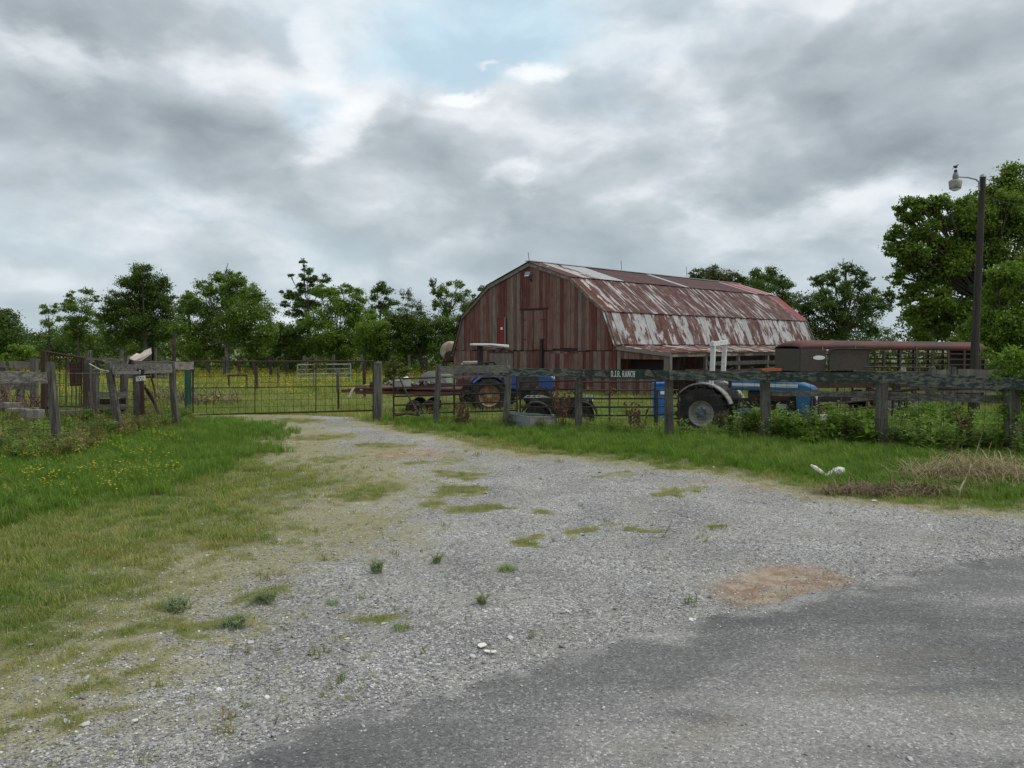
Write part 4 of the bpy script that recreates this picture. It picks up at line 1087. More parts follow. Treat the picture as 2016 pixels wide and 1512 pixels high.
for x in (3.1, 3.95):
    for sy in (-.06, TW + .06): wheel(ctl, (x, sy, .36), .36, .20, .2, tyre, white_f, lugs=10, side=-1 if sy < 0 else 1, spokes=5)
MB().beam((0, TW / 2, .45), (-1.0, TW / 2, .42), .1, .1).build('drawbar', rust_pipe, ctl)
MB().tube([(-.85, TW / 2, .0), (-.85, TW / 2, .7)], .035).build('jack', rust_pipe, ctl)
# ================================================================ FENCES AND GATES
def post(parent, px, ptop, pbot, d, w=.13, m=post_wood, px2=None, name='post', over=.0, n=4, round_=False, t1=.92):
    b = W(px if px2 is None else px2, pbot, d); b.z = gnd(b.x, b.y) - .1; t = W(px, ptop, d)
    mb = MB()
    if round_: mb.tube([b, b.lerp(t, .33) + Vector((random.uniform(-.012, .012), 0, 0)), b.lerp(t, .66) + Vector((random.uniform(-.012, .012), 0, 0)), t], [w / 2 * 1.05, w / 2, w / 2 * .97, w / 2 * .9], 10)
    else: mb.beam(b, t, w, w * .9, (0, 1, 0), .006, n, t1, rag=True)
    return mb.build(name, m, parent, world=True)


def dist_on(px, pts):   # distance of a fence line at a pixel column
    return float(np.interp(px, [p[0] for p in pts], [p[1] for p in pts]))


def mesh_wire(parent, p0, p1, z0a, z1a, z0b, z1b, nv, nh, r=.0035, sag=.02, m=wire, name='wire_mesh', taper=False):
    mb = MB(); p0, p1 = Vector(p0), Vector(p1); L = (p1 - p0)
    ph = random.uniform(0, 9)
    def pt(u, v):
        c = p0 + L * u; za = z0a + (z0b - z0a) * u; zb = z1a + (z1b - z1a) * u
        return Vector((c.x + sag * math.sin(3 * u * 3 + v * 4 + ph), c.y + sag * math.cos(u * 7 + v * 3 + ph), za + (zb - za) * v + sag * .6 * math.sin(u * 6.28 * 1.3 + v * 2 + ph)))
    for i in range(nv + 1): mb.tube([pt(i / nv, j / 5) for j in range(6)], r, 3, cap=False)
    for j in range(nh + 1):
        v = (j / nh) ** 1.15; mb.tube([pt(i / 12, v) for i in range(13)], r, 3, cap=False)
    o = mb.build(name, m, parent, world=True, kind='stuff'); return o


# ---- long green-railed fence on the right
FL = [(745, 18.9), (862, 17.9), (1000, 17.1), (1140, 16.5), (1317, 15.2), (1505, 14.8), (1735, 13.9), (2000, 12.6), (2200, 11.8)]
rf_ = thing('rail_fence', (3.2, 15.4, gnd(3.2, 15.4)), 'long ranch fence with peeling dark green top boards and wire mesh along the verge', 'fence')
P = {}
for i, (px, pt_, pb, w_, px2, m) in enumerate(((863, 717, 832, .135, 858, post_wood), (1003, 726, 838, .15, 993, post_wood), (1141, 728, 850, .15, 1138, post_wood), (1317, 730, 866, .16, 1317, post_wood), (1506, 738, 868, .17, 1508, post_wood), (1736, 733, 880, .17, 1735, post_wood), (1990, 745, 905, .20, 1998, post_wood))):
    d = dist_on(px, FL); post(rf_, px, pt_, pb, d, w_, m, px2, round_=(i in (0, 1)))
def rail(px0, y0, px1, y1, hpx0, hpx1, m, off=-.09, thick=.04, name='rail', d=None, **kw):
    """board between two picture columns on the fence line; hpx heights in picture pixels"""
    d0_, d1_ = (dist_on(px0, FL), dist_on(px1, FL)) if d is None else d
    a = W(px0, y0, d0_ + off); b = W(px1, y1, d1_ + off); h = (hpx0 * d0_ + hpx1 * d1_) / 2 / F
    mb = MB(); mb.beam(a, b, thick, h, (0, 0, 1), .006, 8, 1.0, rag=True)
    return mb.build(name, m, kw.get('parent', rf_), world=True)
rail(868, 729, 1003, 726, 15, 15, rail_wood); rail(1003, 732, 1141, 735, 15, 16, green_board); rail(1141, 736, 1203, 736, 17, 17, green_board)
rail(1264, 737, 1318, 738, 18, 18, green_board); rail(1318, 739, 1508, 740, 19, 19, green_board); rail(1508, 742, 1737, 745, 20, 20, green_board, -.10); rail(1737, 743, 1992, 755, 24, 22, green_board, -.10)
rail(868, 742, 1003, 741, 3, 3, rail_wood, -.06, .03)
rail(1508, 774, 1737, 777, 10, 11, rail_wood, .10); rail(1737, 780, 1995, 786, 15, 16, rail_wood, .10)
rail(1790, 760, 1960, 768, 4, 4, rail_wood, .12)
# painted sign board with the ranch name
sb = rail(1200, 736, 1267, 737, 18, 18, green_sign, -.135, .03, 'sign_board')
LET = {'D': [[(0, 0), (0, 7), (.9, 7), (.9, 0)], [(0, 6.2), (2.6, 6.2), (2.6, 7), (0, 7)], [(0, 0), (2.6, 0), (2.6, .8), (0, .8)], [(2.2, .2), (3.4, 1.4), (3.4, 5.6), (2.2, 6.8), (2.2, 5.6), (2.5, 5), (2.5, 2), (2.2, 1.4)]],
       'J': [[(1.5, 1), (2.4, 1), (2.4, 7), (1.5, 7)], [(.8, 6.3), (3.1, 6.3), (3.1, 7), (.8, 7)], [(0, .3), (.6, 0), (1.8, 0), (2.4, 1), (1.6, 1.4), (1.2, .9), (.6, .9), (.5, 1.8), (0, 1.8)]],
       'R': [[(0, 0), (0, 7), (.9, 7), (.9, 0)], [(0, 6.2), (2.6, 6.2), (2.6, 7), (0, 7)], [(.9, 3.2), (2.6, 3.2), (2.6, 4), (.9, 4)], [(2.2, 3.3), (3.2, 4), (3.2, 6.2), (2.2, 6.9), (2.4, 5.8), (2.4, 4.4)], [(1.5, 3.4), (2.5, 3.4), (3.8, 0), (2.8, 0)], [(-.4, 0), (1.3, 0), (1.3, .6), (-.4, .6)]],
       'A': [[(0, 0), (.8, 0), (2.1, 7), (1.4, 7)], [(1.5, 7), (2.3, 7), (3.8, 0), (2.8, 0)], [(.8, 2), (2.9, 2), (2.9, 2.7), (.8, 2.7)], [(-.4, 0), (1.2, 0), (1.2, .5), (-.4, .5)], [(2.5, 0), (4.1, 0), (4.1, .5), (2.5, .5)]],
       'N': [[(0, 0), (0, 7), (.7, 7), (.7, 0)], [(.1, 7), (1.1, 7), (3.5, 0), (2.6, 0)], [(2.9, 0), (2.9, 7), (3.5, 7), (3.5, 0)], [(-.4, 0), (1.1, 0), (1.1, .5), (-.4, .5)], [(2.5, 6.5), (4, 6.5), (4, 7), (2.5, 7)]],
       'C': [[(0, 1.6), (1, 1.6), (1, 5.4), (0, 5.4)], [(0, 5.3), (1, 5.1), (1.6, 6.2), (2.4, 6.2), (2.9, 5), (3.4, 5), (3.4, 7), (2.9, 6.7), (1.4, 7)], [(0, 1.7), (1, 1.9), (1.6, .8), (2.4, .8), (2.9, 2), (3.4, 1.7), (2.8, .3), (1.4, 0)]],
       'H': [[(0, 0), (0, 7), (.9, 7), (.9, 0)], [(2.6, 0), (2.6, 7), (3.5, 7), (3.5, 0)], [(.9, 3.1), (2.6, 3.1), (2.6, 3.9), (.9, 3.9)], [(-.4, 0), (1.3, 0), (1.3, .6), (-.4, .6)], [(2.2, 0), (3.9, 0), (3.9, .6), (2.2, .6)], [(-.4, 6.4), (1.3, 6.4), (1.3, 7), (-.4, 7)], [(2.2, 6.4), (3.9, 6.4), (3.9, 7), (2.2, 7)]],
       '.': [[(0, 0), (0, 1), (1, 1), (1, 0)]]}
sa = W(1203, 736, dist_on(1203, FL) - .165); sb_ = W(1250.5, 736.5, dist_on(1250, FL) - .165)
mv_ = 0; adv = {'D': 4.2, 'J': 3.6, 'R': 4.6, 'A': 4.6, 'N': 4.6, 'C': 4.3, 'H': 4.2, '.': 1.9, ' ': 2.2}
txt = 'D.J.R. RANCH'; tot = sum(adv[c] for c in txt); dirx = (sb_ - sa) / tot; un = dirx.length; hs_ = .125 / 7; cx = 0
for c in txt:
    if c != ' ':
        mb = MB()
        for poly in LET[c]:
            mb.prism([sa + dirx * (cx + x) + Vector((0, 0, y * hs_ - .062)) for x, y in poly], (0, -.004, 0))
        o = mb.build('letter', white_c, sb, world=True)
    cx += adv[c]
for px0, px1 in ((1146, 1153), (1170, 1196), (1266, 1290)):   # grey flaked patches either side of the name
    a = W(px0, 733 + random.random() * 4, dist_on(px0, FL) - .118); b = W(px1, 737, dist_on(px1, FL) - .118)
    mb = MB(); mb.prism([a + Vector((0, 0, -.04)), b + Vector((0, 0, -.06)), b + Vector((-.06, 0, .05)), a.lerp(b, .5) + Vector((0, 0, .075)), a + Vector((.03, 0, .06))], (0, -.006, 0)); mb.build('flaked_patch', rail_wood, rf_, world=True)
cols = [863, 1000, 1140, 1317, 1507, 1736, 1996]
for a, b in zip(cols[:-1], cols[1:]):
    da, db = dist_on(a, FL) - .05, dist_on(b, FL) - .05; pa, pb_ = W(a, 740, da), W(b, 740, db)
    L = (pb_ - pa).length; mesh_wire(rf_, pa, pb_, gnd(pa.x, pa.y) + .05, pa.z, gnd(pb_.x, pb_.y) + .05, pb_.z, int(L / .19), 7)
# vine-hung corner post group continues off frame
rail(1992, 757, 2190, 765, 22, 22, green_board, -.10)
post(rf_, 2190, 745, 930, 11.9, .18, post_wood)

# ---- gate across the drive
dg0, dg1 = 19.9, 18.95
gt = thing('farm_gate', tuple(W(370, 820, dg0)[:2]) + (gnd(-8.3, 19.9),), 'wide rusty pipe gate filled with wire squares closed across the gravel drive', 'gate')
def PG(px, py):  # point on the gate plane
    return W(px, py, dg0 + (dg1 - dg0) * (px - 378) / (735 - 378))
for a, b in (((378, 712), (737, 711)), ((378, 764), (737, 760)), ((380, 817), (737, 808)), ((380, 712), (380, 817)), ((736, 711), (736, 808))):
    MB().tube([PG(*a), PG(*b)], .022 if a[1] != 764 else .012, 6).build('frame_bar', rust_pipe, gt, world=True)
for px in (502, 622): MB().tube([PG(px, 712), PG(px, 814)], .014, 6).build('frame_bar', rust_pipe, gt, world=True)
px = 390
while px < 732:
    if abs(px - 502) > 7 and abs(px - 622) > 7: MB().tube([PG(px, 713), PG(px + random.uniform(-1, 1), 816 - (px - 380) * .025)], .0045, 4).build('wire', wire, gt, world=True)
    px += 15.6
for t in (.14, .28, .40, .62, .74, .87):
    MB().tube([PG(380, 713 + 104 * t), PG(736, 712 + 97 * t)], .0045, 4).build('wire', wire, gt, world=True)
MB().tube([PG(374, 763), PG(386, 766), PG(382, 760)], .012, 5).build('latch_chain', galv, gt, world=True)
for px, m, w_, a, b, lb in ((370, green_post, .17, 727, 822, 'dark green round gate post at the latch end of the pipe gate'), (744, post_wood, .19, 713, 822, 'thick grey timber gate post at the hinge end of the pipe gate')):
    d = dg0 + .02 if px < 500 else dg1 - .05
    base = W(px, b, d); t = thing('gate_post', (base.x, d, gnd(base.x, d)), lb, 'post')
    post(t, px, a, b, d, w_, m, None, 'shaft', round_=(px < 500))
    if px > 500: post(t, px - 7, 712, 820, d + .02, .08, rust_pipe, None, 'hinge_pipe', round_=True); [MB().box(W(px - 4, yy, d), (.2, .05, .03)).build('hinge', rust_pipe, t, world=True) for yy in (722, 800)]
    else: MB().tube([W(362, 765, d - .11), W(379, 762, d - .11)], .008, 5).build('wire_loop', wire, t, world=True)
# ---- left fence: leaning posts, grey boards, wire
LFN = [(-60, 12.4), (105, 13.2), (228, 15.6), (343, 16.9), (380, 17.6)]
lf = thing('rail_fence', tuple(W(228, 855, 15.6)[:2]) + (gnd(-7.9, 15.6),), 'broken grey board fence on leaning posts with sagging wire left of the gate', 'fence')
post(lf, 97, 713, 893, 13.2, .125, post_wood, 116); post(lf, 213, 715, 858, 15.6, .125, post_wood, 238); post(lf, 337, 712, 850, 16.9, .12, post_wood, 348); post(lf, -60, 722, 905, 12.5, .16)
def lrail(px0, y0, px1, y1, h0, h1, d0_, d1_, m=rail_wood, thick=.04, name='rail', parent=lf, wob=.008):
    mb = MB(); mb.beam(W(px0, y0, d0_), W(px1, y1, d1_), thick, (h0 * d0_ + h1 * d1_) / 2 / F, (0, 0, 1), wob, 6, 1, rag=True); return mb.build(name, m, parent, world=True)
lrail(-60, 742, 92, 743, 24, 22, 12.35, 13.1); lrail(220, 727, 338, 725, 20, 17, 15.5, 16.8); lrail(225, 735, 338, 731, 6, 5, 15.45, 16.75)
lrail(265, 714, 380, 720, 6, 13, 17.2, 17.3, rail_wood); lrail(344, 720, 380, 720, 15, 15, 17.0, 17.3, trim_grey)
for a, b in ((-60, 105), (105, 228), (228, 343)):
    da, db = np.interp(a, [p[0] for p in LFN], [p[1] for p in LFN]) + .02, np.interp(b, [p[0] for p in LFN], [p[1] for p in LFN]) + .02
    pa, pb_ = W(a, 735, da), W(b, 735, db); mesh_wire(lf, pa, pb_, gnd(pa.x, pa.y), pa.z, gnd(pb_.x, pb_.y), pb_.z, max(8, int((pb_ - pa).length / .13)), 8, .0035, .035, rust_pipe)
wr = MB(); wr.tube([W(176, 716, 15.9), W(196, 727, 15.7), W(214, 731, 15.5)], .012, 5); wr.build('rope', wear('pale_rope', (.45, .43, .38), rnd=0), lf, world=True)
MB().tube([W(108, 734, 13.1), W(160, 735, 14.3), W(214, 733, 15.5)], .006, 4).build('strand', galv, lf, world=True)
# address plates hanging on the board
pl = thing('number_plate', tuple(W(277, 745, 15.9)), 'small crooked black and white number plates nailed on the grey board', 'sign')
MB().box(W(276, 733, 16.0), (.15, .01, .14), (0, R(14), R(8))).build('black_plate', blackm, pl, world=True)
MB().box(W(277, 745, 15.98), (.19, .012, .10), (0, R(-7), R(8))).build('white_plate', white_p, pl, world=True)
MB().box(W(275, 733, 15.985), (.022, .006, .09), (0, R(6), R(8))).build('mark', white_c, pl, world=True)
for dx_, dz_ in ((-.05, .02), (0, .02), (.05, .015), (-.03, -.02), (.03, -.02)): MB().box(W(277, 745, 15.965) + Vector((dx_, 0, dz_)), (.016, .004, .022)).build('mark', blackm, pl, world=True)
# tall dark pipe
tpz = thing('pipe_post', tuple(W(343, 835, 17.6)[:2]) + (gnd(-7.7, 17.6),), 'tall thin dark pipe standing behind the leaning fence posts', 'post')
MB().tube([Vector(W(343, 830, 17.6)) - Vector((0, 0, .2)), W(343, 700, 17.6), W(342.5, 657, 17.6)], .045, 8).build('shaft', dark_pipe, tpz, world=True)
MB().tube([W(341.5, 656, 17.6), W(341.5, 652, 17.6)], .02, 6).build('pipe_end', dark_pipe, tpz, world=True)

# ================================================================ OLD CORRAL ON THE LEFT
co_ = thing('corral_gate', tuple(W(125, 800, 17.5)[:2]) + (gnd(-9.9, 17.5),), 'rusty sloping rod gate panel in the old corral on the left', 'gate')
for a, b in (((90, 692), (165, 705)), ((92, 800), (165, 800)), ((165, 705), (165, 805))): MB().tube([W(*a, 17.2 + (a[0] - 90) * .008), W(*b, 17.2 + (b[0] - 90) * .008)], .022, 6).build('frame_bar', rust_pipe, co_, world=True)
MB().beam(Vector(W(87, 812, 17.2)), W(87, 690, 17.2), .10, .10, (0, 1, 0)).build('hinge_post', rust_pipe, co_, world=True)
for i, px in enumerate((98, 108, 118, 130, 141, 150, 156, 160)): MB().tube([W(px, 693 + (px - 90) * .17, 17.25 + (px - 90) * .008), W(px, 800, 17.25 + (px - 90) * .008)], .014 if i % 2 else .009, 5).build('rod', rust_pipe, co_, world=True)
for yy in (727, 755, 780): MB().tube([W(92, yy, 17.2), W(165, yy, 17.8)], .006, 4).build('wire', rust_pipe, co_, world=True)
MB().beam(W(148, 715, 17.9), W(150, 760, 17.9), .28, .02, (0, 1, 0)).build('rusted_sheet', rust_pipe, co_, world=True)
ck = thing('cattle_chute', tuple(W(215, 830, 18.0)[:2]) + (gnd(-8.6, 18.2),), 'grey timber cattle chute frame of short posts and cross boards behind the leaning post', 'cattle chute')
for (px, a, b, w_, d, m) in ((175, 690, 815, .17, 18.2, post_wood), (188, 727, 825, .17, 17.9, post_wood), (188, 745, 832, .12, 17.5, post_wood), (240, 690, 820, .09, 18.6, post_wood), (247, 715, 822, .14, 18.2, post_wood), (268, 720, 825, .18, 18.0, post_wood), (279, 745, 815, .11, 17.8, rust_pipe)):
    post(ck, px, a, b, d, w_ * .72, m, px + random.uniform(-3, 3))
for (x0, y0, x1, y1, h) in ((172, 777, 250, 777, 11), (186, 802, 248, 801, 11), (186, 829, 222, 830, 5), (172, 706, 240, 708, 4)): lrail(x0, y0, x1, y1, h, h, 17.85, 17.85, rail_wood, parent=ck)
MB().beam(W(190, 806, 18.05), W(246, 806, 18.05), .03, .5, (0, 0, 1)).build('dark_trough_side', dark_in, ck, world=True)
for (x0, y0, x1, y1) in ((283, 760, 315, 822), (290, 765, 318, 825), (262, 735, 288, 765), (296, 740, 306, 780)): MB().tube([W(x0, y0, 17.9), W((x0 + x1) / 2 + 2, (y0 + y1) / 2, 18), W(x1, y1, 17.9)], .022, 6).build('fallen_branch', rust_pipe, ck, world=True)
# far left pen
pn = thing('cattle_pen', tuple(W(50, 790, 19.5)[:2]) + (gnd(-12.3, 19.5),), 'tumbledown board pen of grey posts at the left edge of the yard', 'pen')
for (px, a, b, w_, d) in ((67, 705, 810, .20, 19.5), (38, 748, 800, .16, 20.5), (8, 720, 810, .18, 19.8), (-30, 720, 810, .18, 19.8), (45, 750, 802, .1, 21)): post(pn, px, a, b, d, w_ * .75)
for (x0, y0, x1, y1, h) in ((19, 718, 62, 719, 14), (-40, 716, 10, 717, 12), (-40, 757, 62, 756, 9), (0, 765, 40, 762, 9), (40, 758, 66, 765, 12)): lrail(x0, y0, x1, y1, h, h, 19.6, 19.6, grey_board, parent=pn)
for (x0, y0, x1, y1, h, d) in ((-30, 800, 40, 797, 10, 17.0), (45, 815, 82, 816, 18, 16.2), (20, 806, 70, 806, 5, 16.6), (110, 812, 190, 809, 7, 17.5)):
    rb_ = thing('timber_baulk', tuple(W((x0 + x1) / 2, y0 + h / 2, d)[:2]) + (gnd(W(x0, y0, d).x, d),), {-30: 'long pale baulk lying at the far left of the weeds', 45: 'short pinkish concrete block lying in the weeds by the first leaning post', 20: 'thin pale plank in the weeds just behind the pinkish block', 110: 'dark timber baulk lying between the first two leaning posts'}[x0], 'timber' if x0 != 45 else 'block')
    MB().beam(W(x0, y0, d), W(x1, y1, d), .25, h * d / F, (0, 0, 1), .01, 4, rag=True).build('block', concrete if x0 != 110 else grey_board, rb_, world=True)
# brown brush pile
def tangle(name, c, rx_, ry_, rz_, n_, L, r, m, lab, cat, flat=.3, parent=None):
    V = []; Fc = []
    for i in range(n_):
        a, q = random.uniform(0, 6.28), math.sqrt(random.random()); p = Vector((c[0] + rx_ * q * math.cos(a), c[1] + ry_ * q * math.sin(a), 0)); p.z = gnd(p.x, p.y) + random.random() * rz_ * (1 - q * q)
        d = Vector((random.gauss(0, 1), random.gauss(0, 1), random.gauss(0, flat))).normalized(); l = L * random.uniform(.4, 1.1); mid_ = p + d * l * .5 + Vector((0, 0, .08 * l + abs(random.gauss(0, .05)) * l)); e_ = p + d * l; e_.z = max(e_.z, gnd(e_.x, e_.y) + .005)
        s_ = d.cross(Vector((0, 0, 1))).normalized() * r; b0 = len(V)
        V += [p - s_, p + s_, mid_ + s_ * .8, mid_ - s_ * .8, e_ + s_ * .3, e_ - s_ * .3]; Fc += [(b0, b0 + 1, b0 + 2, b0 + 3), (b0 + 3, b0 + 2, b0 + 4, b0 + 5)]
    return MB().add(V, Fc).build(name, m, None, loc=(c[0], c[1], gnd(c[0], c[1])), label=lab, cat=cat)
g1 = G(1930, 948); tangle('hay_heap', (g1.x, g1.y), 1.15, .75, .34, 2600, .42, .0045, hay, 'pale dry hay heap raked against the foot of the vine covered post', 'hay', .4)
g2 = G(1765, 972); tangle('hay_heap', (g2.x, g2.y), 1.05, .26, .13, 1300, .34, .0045, leafmat('brown_hay', (.14, .09, .055), (.26, .18, .11), (.36, .28, .18), .1), 'flat brown hay heap at the gravel edge right of the white bag', 'hay', .2)
tangle('brush_pile', (W(30, 790, 18.6).x, 18.6), 1.2, .6, .75, 700, .9, .009, wear('red_brown_brush', (.15, .075, .05), rnd=0), 'reddish brown brush pile in the pen at far left', 'brush', .5)
tangle('brush_pile', (W(360, 755, 30).x, 30), 2.4, .8, .6, 700, 1.3, .014, wear('grey_brown_brush', (.15, .11, .085), rnd=0), 'low grey brown brush pile beyond the green gate post', 'brush', .3)

# ---- wrecked shed with pale tan sheet
ws = thing('collapsed_shed', tuple(W(280, 740, 30)[:2]) + (gnd(-14.4, 30),), 'collapsed shed with a tilted pale tan roof sheet above the grey boards', 'shed')
rs_ = MB(); rs_.prism([W(255, 706, 30), W(266, 711, 29.6), W(279, 710, 29.4), (W(298, 697, 29.2)), W(296, 687, 30), W(283, 692, 30.5), W(275, 699, 30.6), W(268, 697, 30.6)], (0, .04, .04)); rs_.build('roof_sheet', tan_sheet, ws, world=True)
MB().beam(W(255, 700, 30.4), W(248, 725, 30.2), .05, .05).build('rafter', rail_wood, ws, world=True)
MB().box(W(283, 722, 30.8), (1.1, .5, .55)).build('wall', dark_in, ws, world=True)
for px in (248, 262, 300, 304): MB().beam(Vector(W(px, 745, 30.5)), W(px, 705 if px < 290 else 684, 30.5), .14, .1, (0, 1, 0)).build('stud', post_wood, ws, world=True)
for i in range(7): lrail(205 + i * 2, 712 + i * 5, 330, 711 + i * 5.4, 4, 4, 31, 31, grey_board if i % 2 else rail_wood, parent=ws, name='board')
# ================================================================ PIPE PANELS BEHIND THE RIGHT FENCE
def panel(lab, pts, rows, cols, m=dark_pipe, r=.022, cat='cattle panel', name='cattle_hurdle', group=None, legs=.1):
    """pts: (px,ytop,ybot,d) left and right ends"""
    (x0, a0, b0, d0_), (x1, a1, b1, d1_) = pts
    t = thing(name, tuple(W((x0 + x1) / 2, b0, (d0_ + d1_) / 2)[:2]) + (gnd(W(x0, b0, d0_).x, d0_),), lab, cat, group)
    def q(u, v): return W(x0 + (x1 - x0) * u, (a0 + (a1 - a0) * u) * (1 - v) + (b0 + (b1 - b0) * u) * v, d0_ + (d1_ - d0_) * u)
    for i in range(rows):
        v = i / (rows - 1); MB().tube([q(0, v), q(1, v)], r, 6).build('rail', m, t, world=True)
    for u in cols:
        e = q(u, 1); e.z = gnd(e.x, e.y) - .03; MB().tube([q(u, 0), e], r * 1.05, 6).build('upright', m, t, world=True)
    return t
panel('dark pipe gate panel with an open corner hanging left of the first fence post', [(775, 746, 815, 18.7), (1018, 738, 808, 18.3)], 5, [0, .49, 1])
sp_ = thing('leaning_pipe', tuple(W(815, 816, 18.5)[:2]) + (gnd(-2.4, 18.5),), 'bent dark pipe brace leaning on the dark pipe gate panel', 'pipe')
MB().tube([W(785, 740, 18.6), W(797, 768, 18.5), W(826, 818, 18.3)], .022, 6).build('shaft', dark_pipe, sp_, world=True)
MB().tube([W(778, 818, 18.4), W(800, 814, 18.4), W(824, 817, 18.3)], .03, 6).build('foot', rust_pipe, sp_, world=True)
panel('dark pipe panel standing in front of the quad bike', [(1024, 752, 818, 18.9), (1133, 749, 818, 18.6)], 5, [0, 1])
panel('grey pipe panel between the quad bike and the blue bin', [(1145, 752, 818, 18.4), (1290, 751, 818, 18.2)], 5, [0, .38, 1])
panel('short pipe panel beside the near tractor wheel', [(1294, 768, 816, 18.0), (1336, 768, 816, 18.0)], 4, [0, 1])
panel('rusty pipe panel under the boards right of the near tractor', [(1612, 782, 830, 16.9), (1720, 772, 815, 17.6)], 4, [0, .5, 1], rust_pipe)
panel('pale green tubular gate standing in the field behind the drive gate', [(586, 718, 746, 46), (690, 717, 744, 46)], 4, [0, .32, 1], pale_pipe, .035, 'gate', 'tubular_gate')
panel('small dark pipe frame standing alone in the yellow flowers', [(450, 739, 739.1, 40), (486, 738, 738.1, 40)], 2, [0, 1], dark_pipe, .045, 'hitching rail', 'hitching_rail')
# back fence of the field
bf = thing('field_fence', tuple(W(500, 738, 54)[:2]) + (gnd(-18, 54),), 'distant post and wire fence along the foot of the trees', 'fence')
for px in list(range(130, 900, 31)):
    d = 54 + random.uniform(-.5, .5); b = W(px + random.uniform(-5, 5), 735, d); b.z = -.5; MB().beam(b, b + Vector((random.uniform(-.08, .08), 0, random.uniform(1.2, 1.75))), .16, .14, (0, 1, 0)).build('post', random.choice([post_wood, dark_pipe]), bf, world=True)
for z in (.4, .8, 1.15): MB().tube([(W(120, 735, 54).x, 54, z - .45), (W(510, 735, 54).x, 54.1, z - .43), (W(900, 735, 54).x, 54, z - .45)], .012, 4).build('strand', wire, bf, world=True)
for i, (px, a, b, d) in enumerate(((505, 722, 755, 38), (665, 727, 775, 36), (717, 715, 760, 33), (548, 722, 750, 44))):
    bp_ = W(px, b, d); t = thing('field_post', (bp_.x, d, gnd(bp_.x, d)), ('dark stub post just right of the first gate upright out in the field', 'short leaning dark post by the tongue of the flatbed trailer', 'rusty brown post right beside the hinge post in the field', 'thin grey post in the field near the gate centre')[i], 'post')
    post(t, px, a, b, d, .13, (dark_pipe, post_wood, rust_pipe, post_wood)[i], None, 'shaft')
# grey board fence behind on the right
gf = thing('board_fence', tuple(W(1930, 745, 21.5)[:2]) + (gnd(13.3, 21.5),), 'grey plank fence behind the vines at the right edge', 'fence')
lrail(1838, 734, 1870, 734, 12, 12, 21.5, 21.5, grey_board, parent=gf); lrail(1885, 733, 2060, 735, 12, 13, 21.5, 21.0, grey_board, parent=gf)
lrail(1820, 768, 2060, 770, 9, 9, 21.6, 21.2, grey_board, parent=gf)
for px in (1876, 1990, 1835, 2060): post(gf, px, 722, 800, 21.5, .15)
for k_, (px0, px1, y, d) in enumerate(((1680, 1838, 731, 20.5), (1700, 1845, 722, 22))):
    t = thing('loose_pipe', tuple(W(px0, y, d)), ('long thin pipe laid across in front of the livestock trailer', 'upper bent pipe resting just under the livestock trailer slats')[k_], 'pipe')
    MB().tube([W(px0, y, d), W((px0 + px1) / 2, y + 1, d), W(px1 - 12, y + 2, d), W(px1, y - 8, d)], .02, 6).build('shaft', dark_pipe, t, world=True); MB().tube([W((px0 + px1) / 2, y, d), Vector((W((px0 + px1) / 2, y, d).x, d, gnd(11, d)))], .03, 6).build('support', dark_pipe, t, world=True)
jk = thing('junk_heap', tuple(W(1800, 770, 20.3)[:2]) + (gnd(10.7, 20.3),), 'dark heap of scrap boards and bars under the livestock trailer', 'scrap heap')
for i in range(26):
    p = W(random.uniform(1640, 1900), random.uniform(735, 780), 20.3 + random.uniform(-.6, .8)); MB().beam(p, p + Vector((random.uniform(-1.1, 1.1), random.uniform(-.4, .4), random.uniform(-.2, .2))), random.uniform(.03, .12), random.uniform(.03, .14), (0, 0, 1)).build('scrap_piece', random.choice([dark_in, rust_pipe, grey_board, trailer_dark]), jk, world=True)
or_ = thing('orange_beam', tuple(W(1400, 728, 21)), 'rusty orange steel beam lying level just above the green fence board', 'beam')
MB().beam(W(1350, 729, 21.2), W(1540, 729, 21.2), .08, .05).build('bar', dark_pipe, or_, world=True); MB().beam(W(1500, 728, 21.1), W(1538, 728, 21.1), .1, .07).build('orange_end', wear('orange_paint', (.45, .14, .04), (.25, .09, .04), None, 5, rnd=0), or_, world=True)

# ---- trough of bent sheet metal
tr_ = thing('water_trough', tuple(W(1040, 840, 17.3)[:2]) + (gnd(.4, 17.3),), 'low galvanised metal trough standing under the fence board', 'trough')
pa, pb_, pc = W(998, 838, 17.2), W(1044, 840, 16.75), W(1092, 843, 17.0)
for p in (pa, pb_, pc): p.z = gnd(p.x, p.y)
def upz(p, h): return Vector((p.x, p.y, p.z + h))
MB().prism([pa, pb_, upz(pb_, .30), upz(pa, .34)], (.0, .02, 0)).build('side_sheet', galv, tr_, world=True)
MB().prism([pb_, pc, upz(pc, .26), upz(pb_, .30)], (.0, .02, 0)).build('side_sheet', wear('pale_weathered_sheet', (.30, .28, .25), (.2, .19, .17), None, 3, rnd=0), tr_, world=True)
bk = Vector((-.05, .55, 0)); MB().prism([pa + bk, pc + bk, upz(pc + bk, .26), upz(pa + bk, .34)], (0, .02, 0)).build('side_sheet', galv, tr_, world=True)
for p in (pa, pc): MB().prism([p, p + bk, upz(p + bk, .28), upz(p, .28)], (.02, 0, 0)).build('end_sheet', galv, tr_, world=True)
MB().tube([upz(pa, .34), upz(pb_, .30), upz(pc, .26)], .012, 5).build('rolled_rim', galv, tr_, world=True)
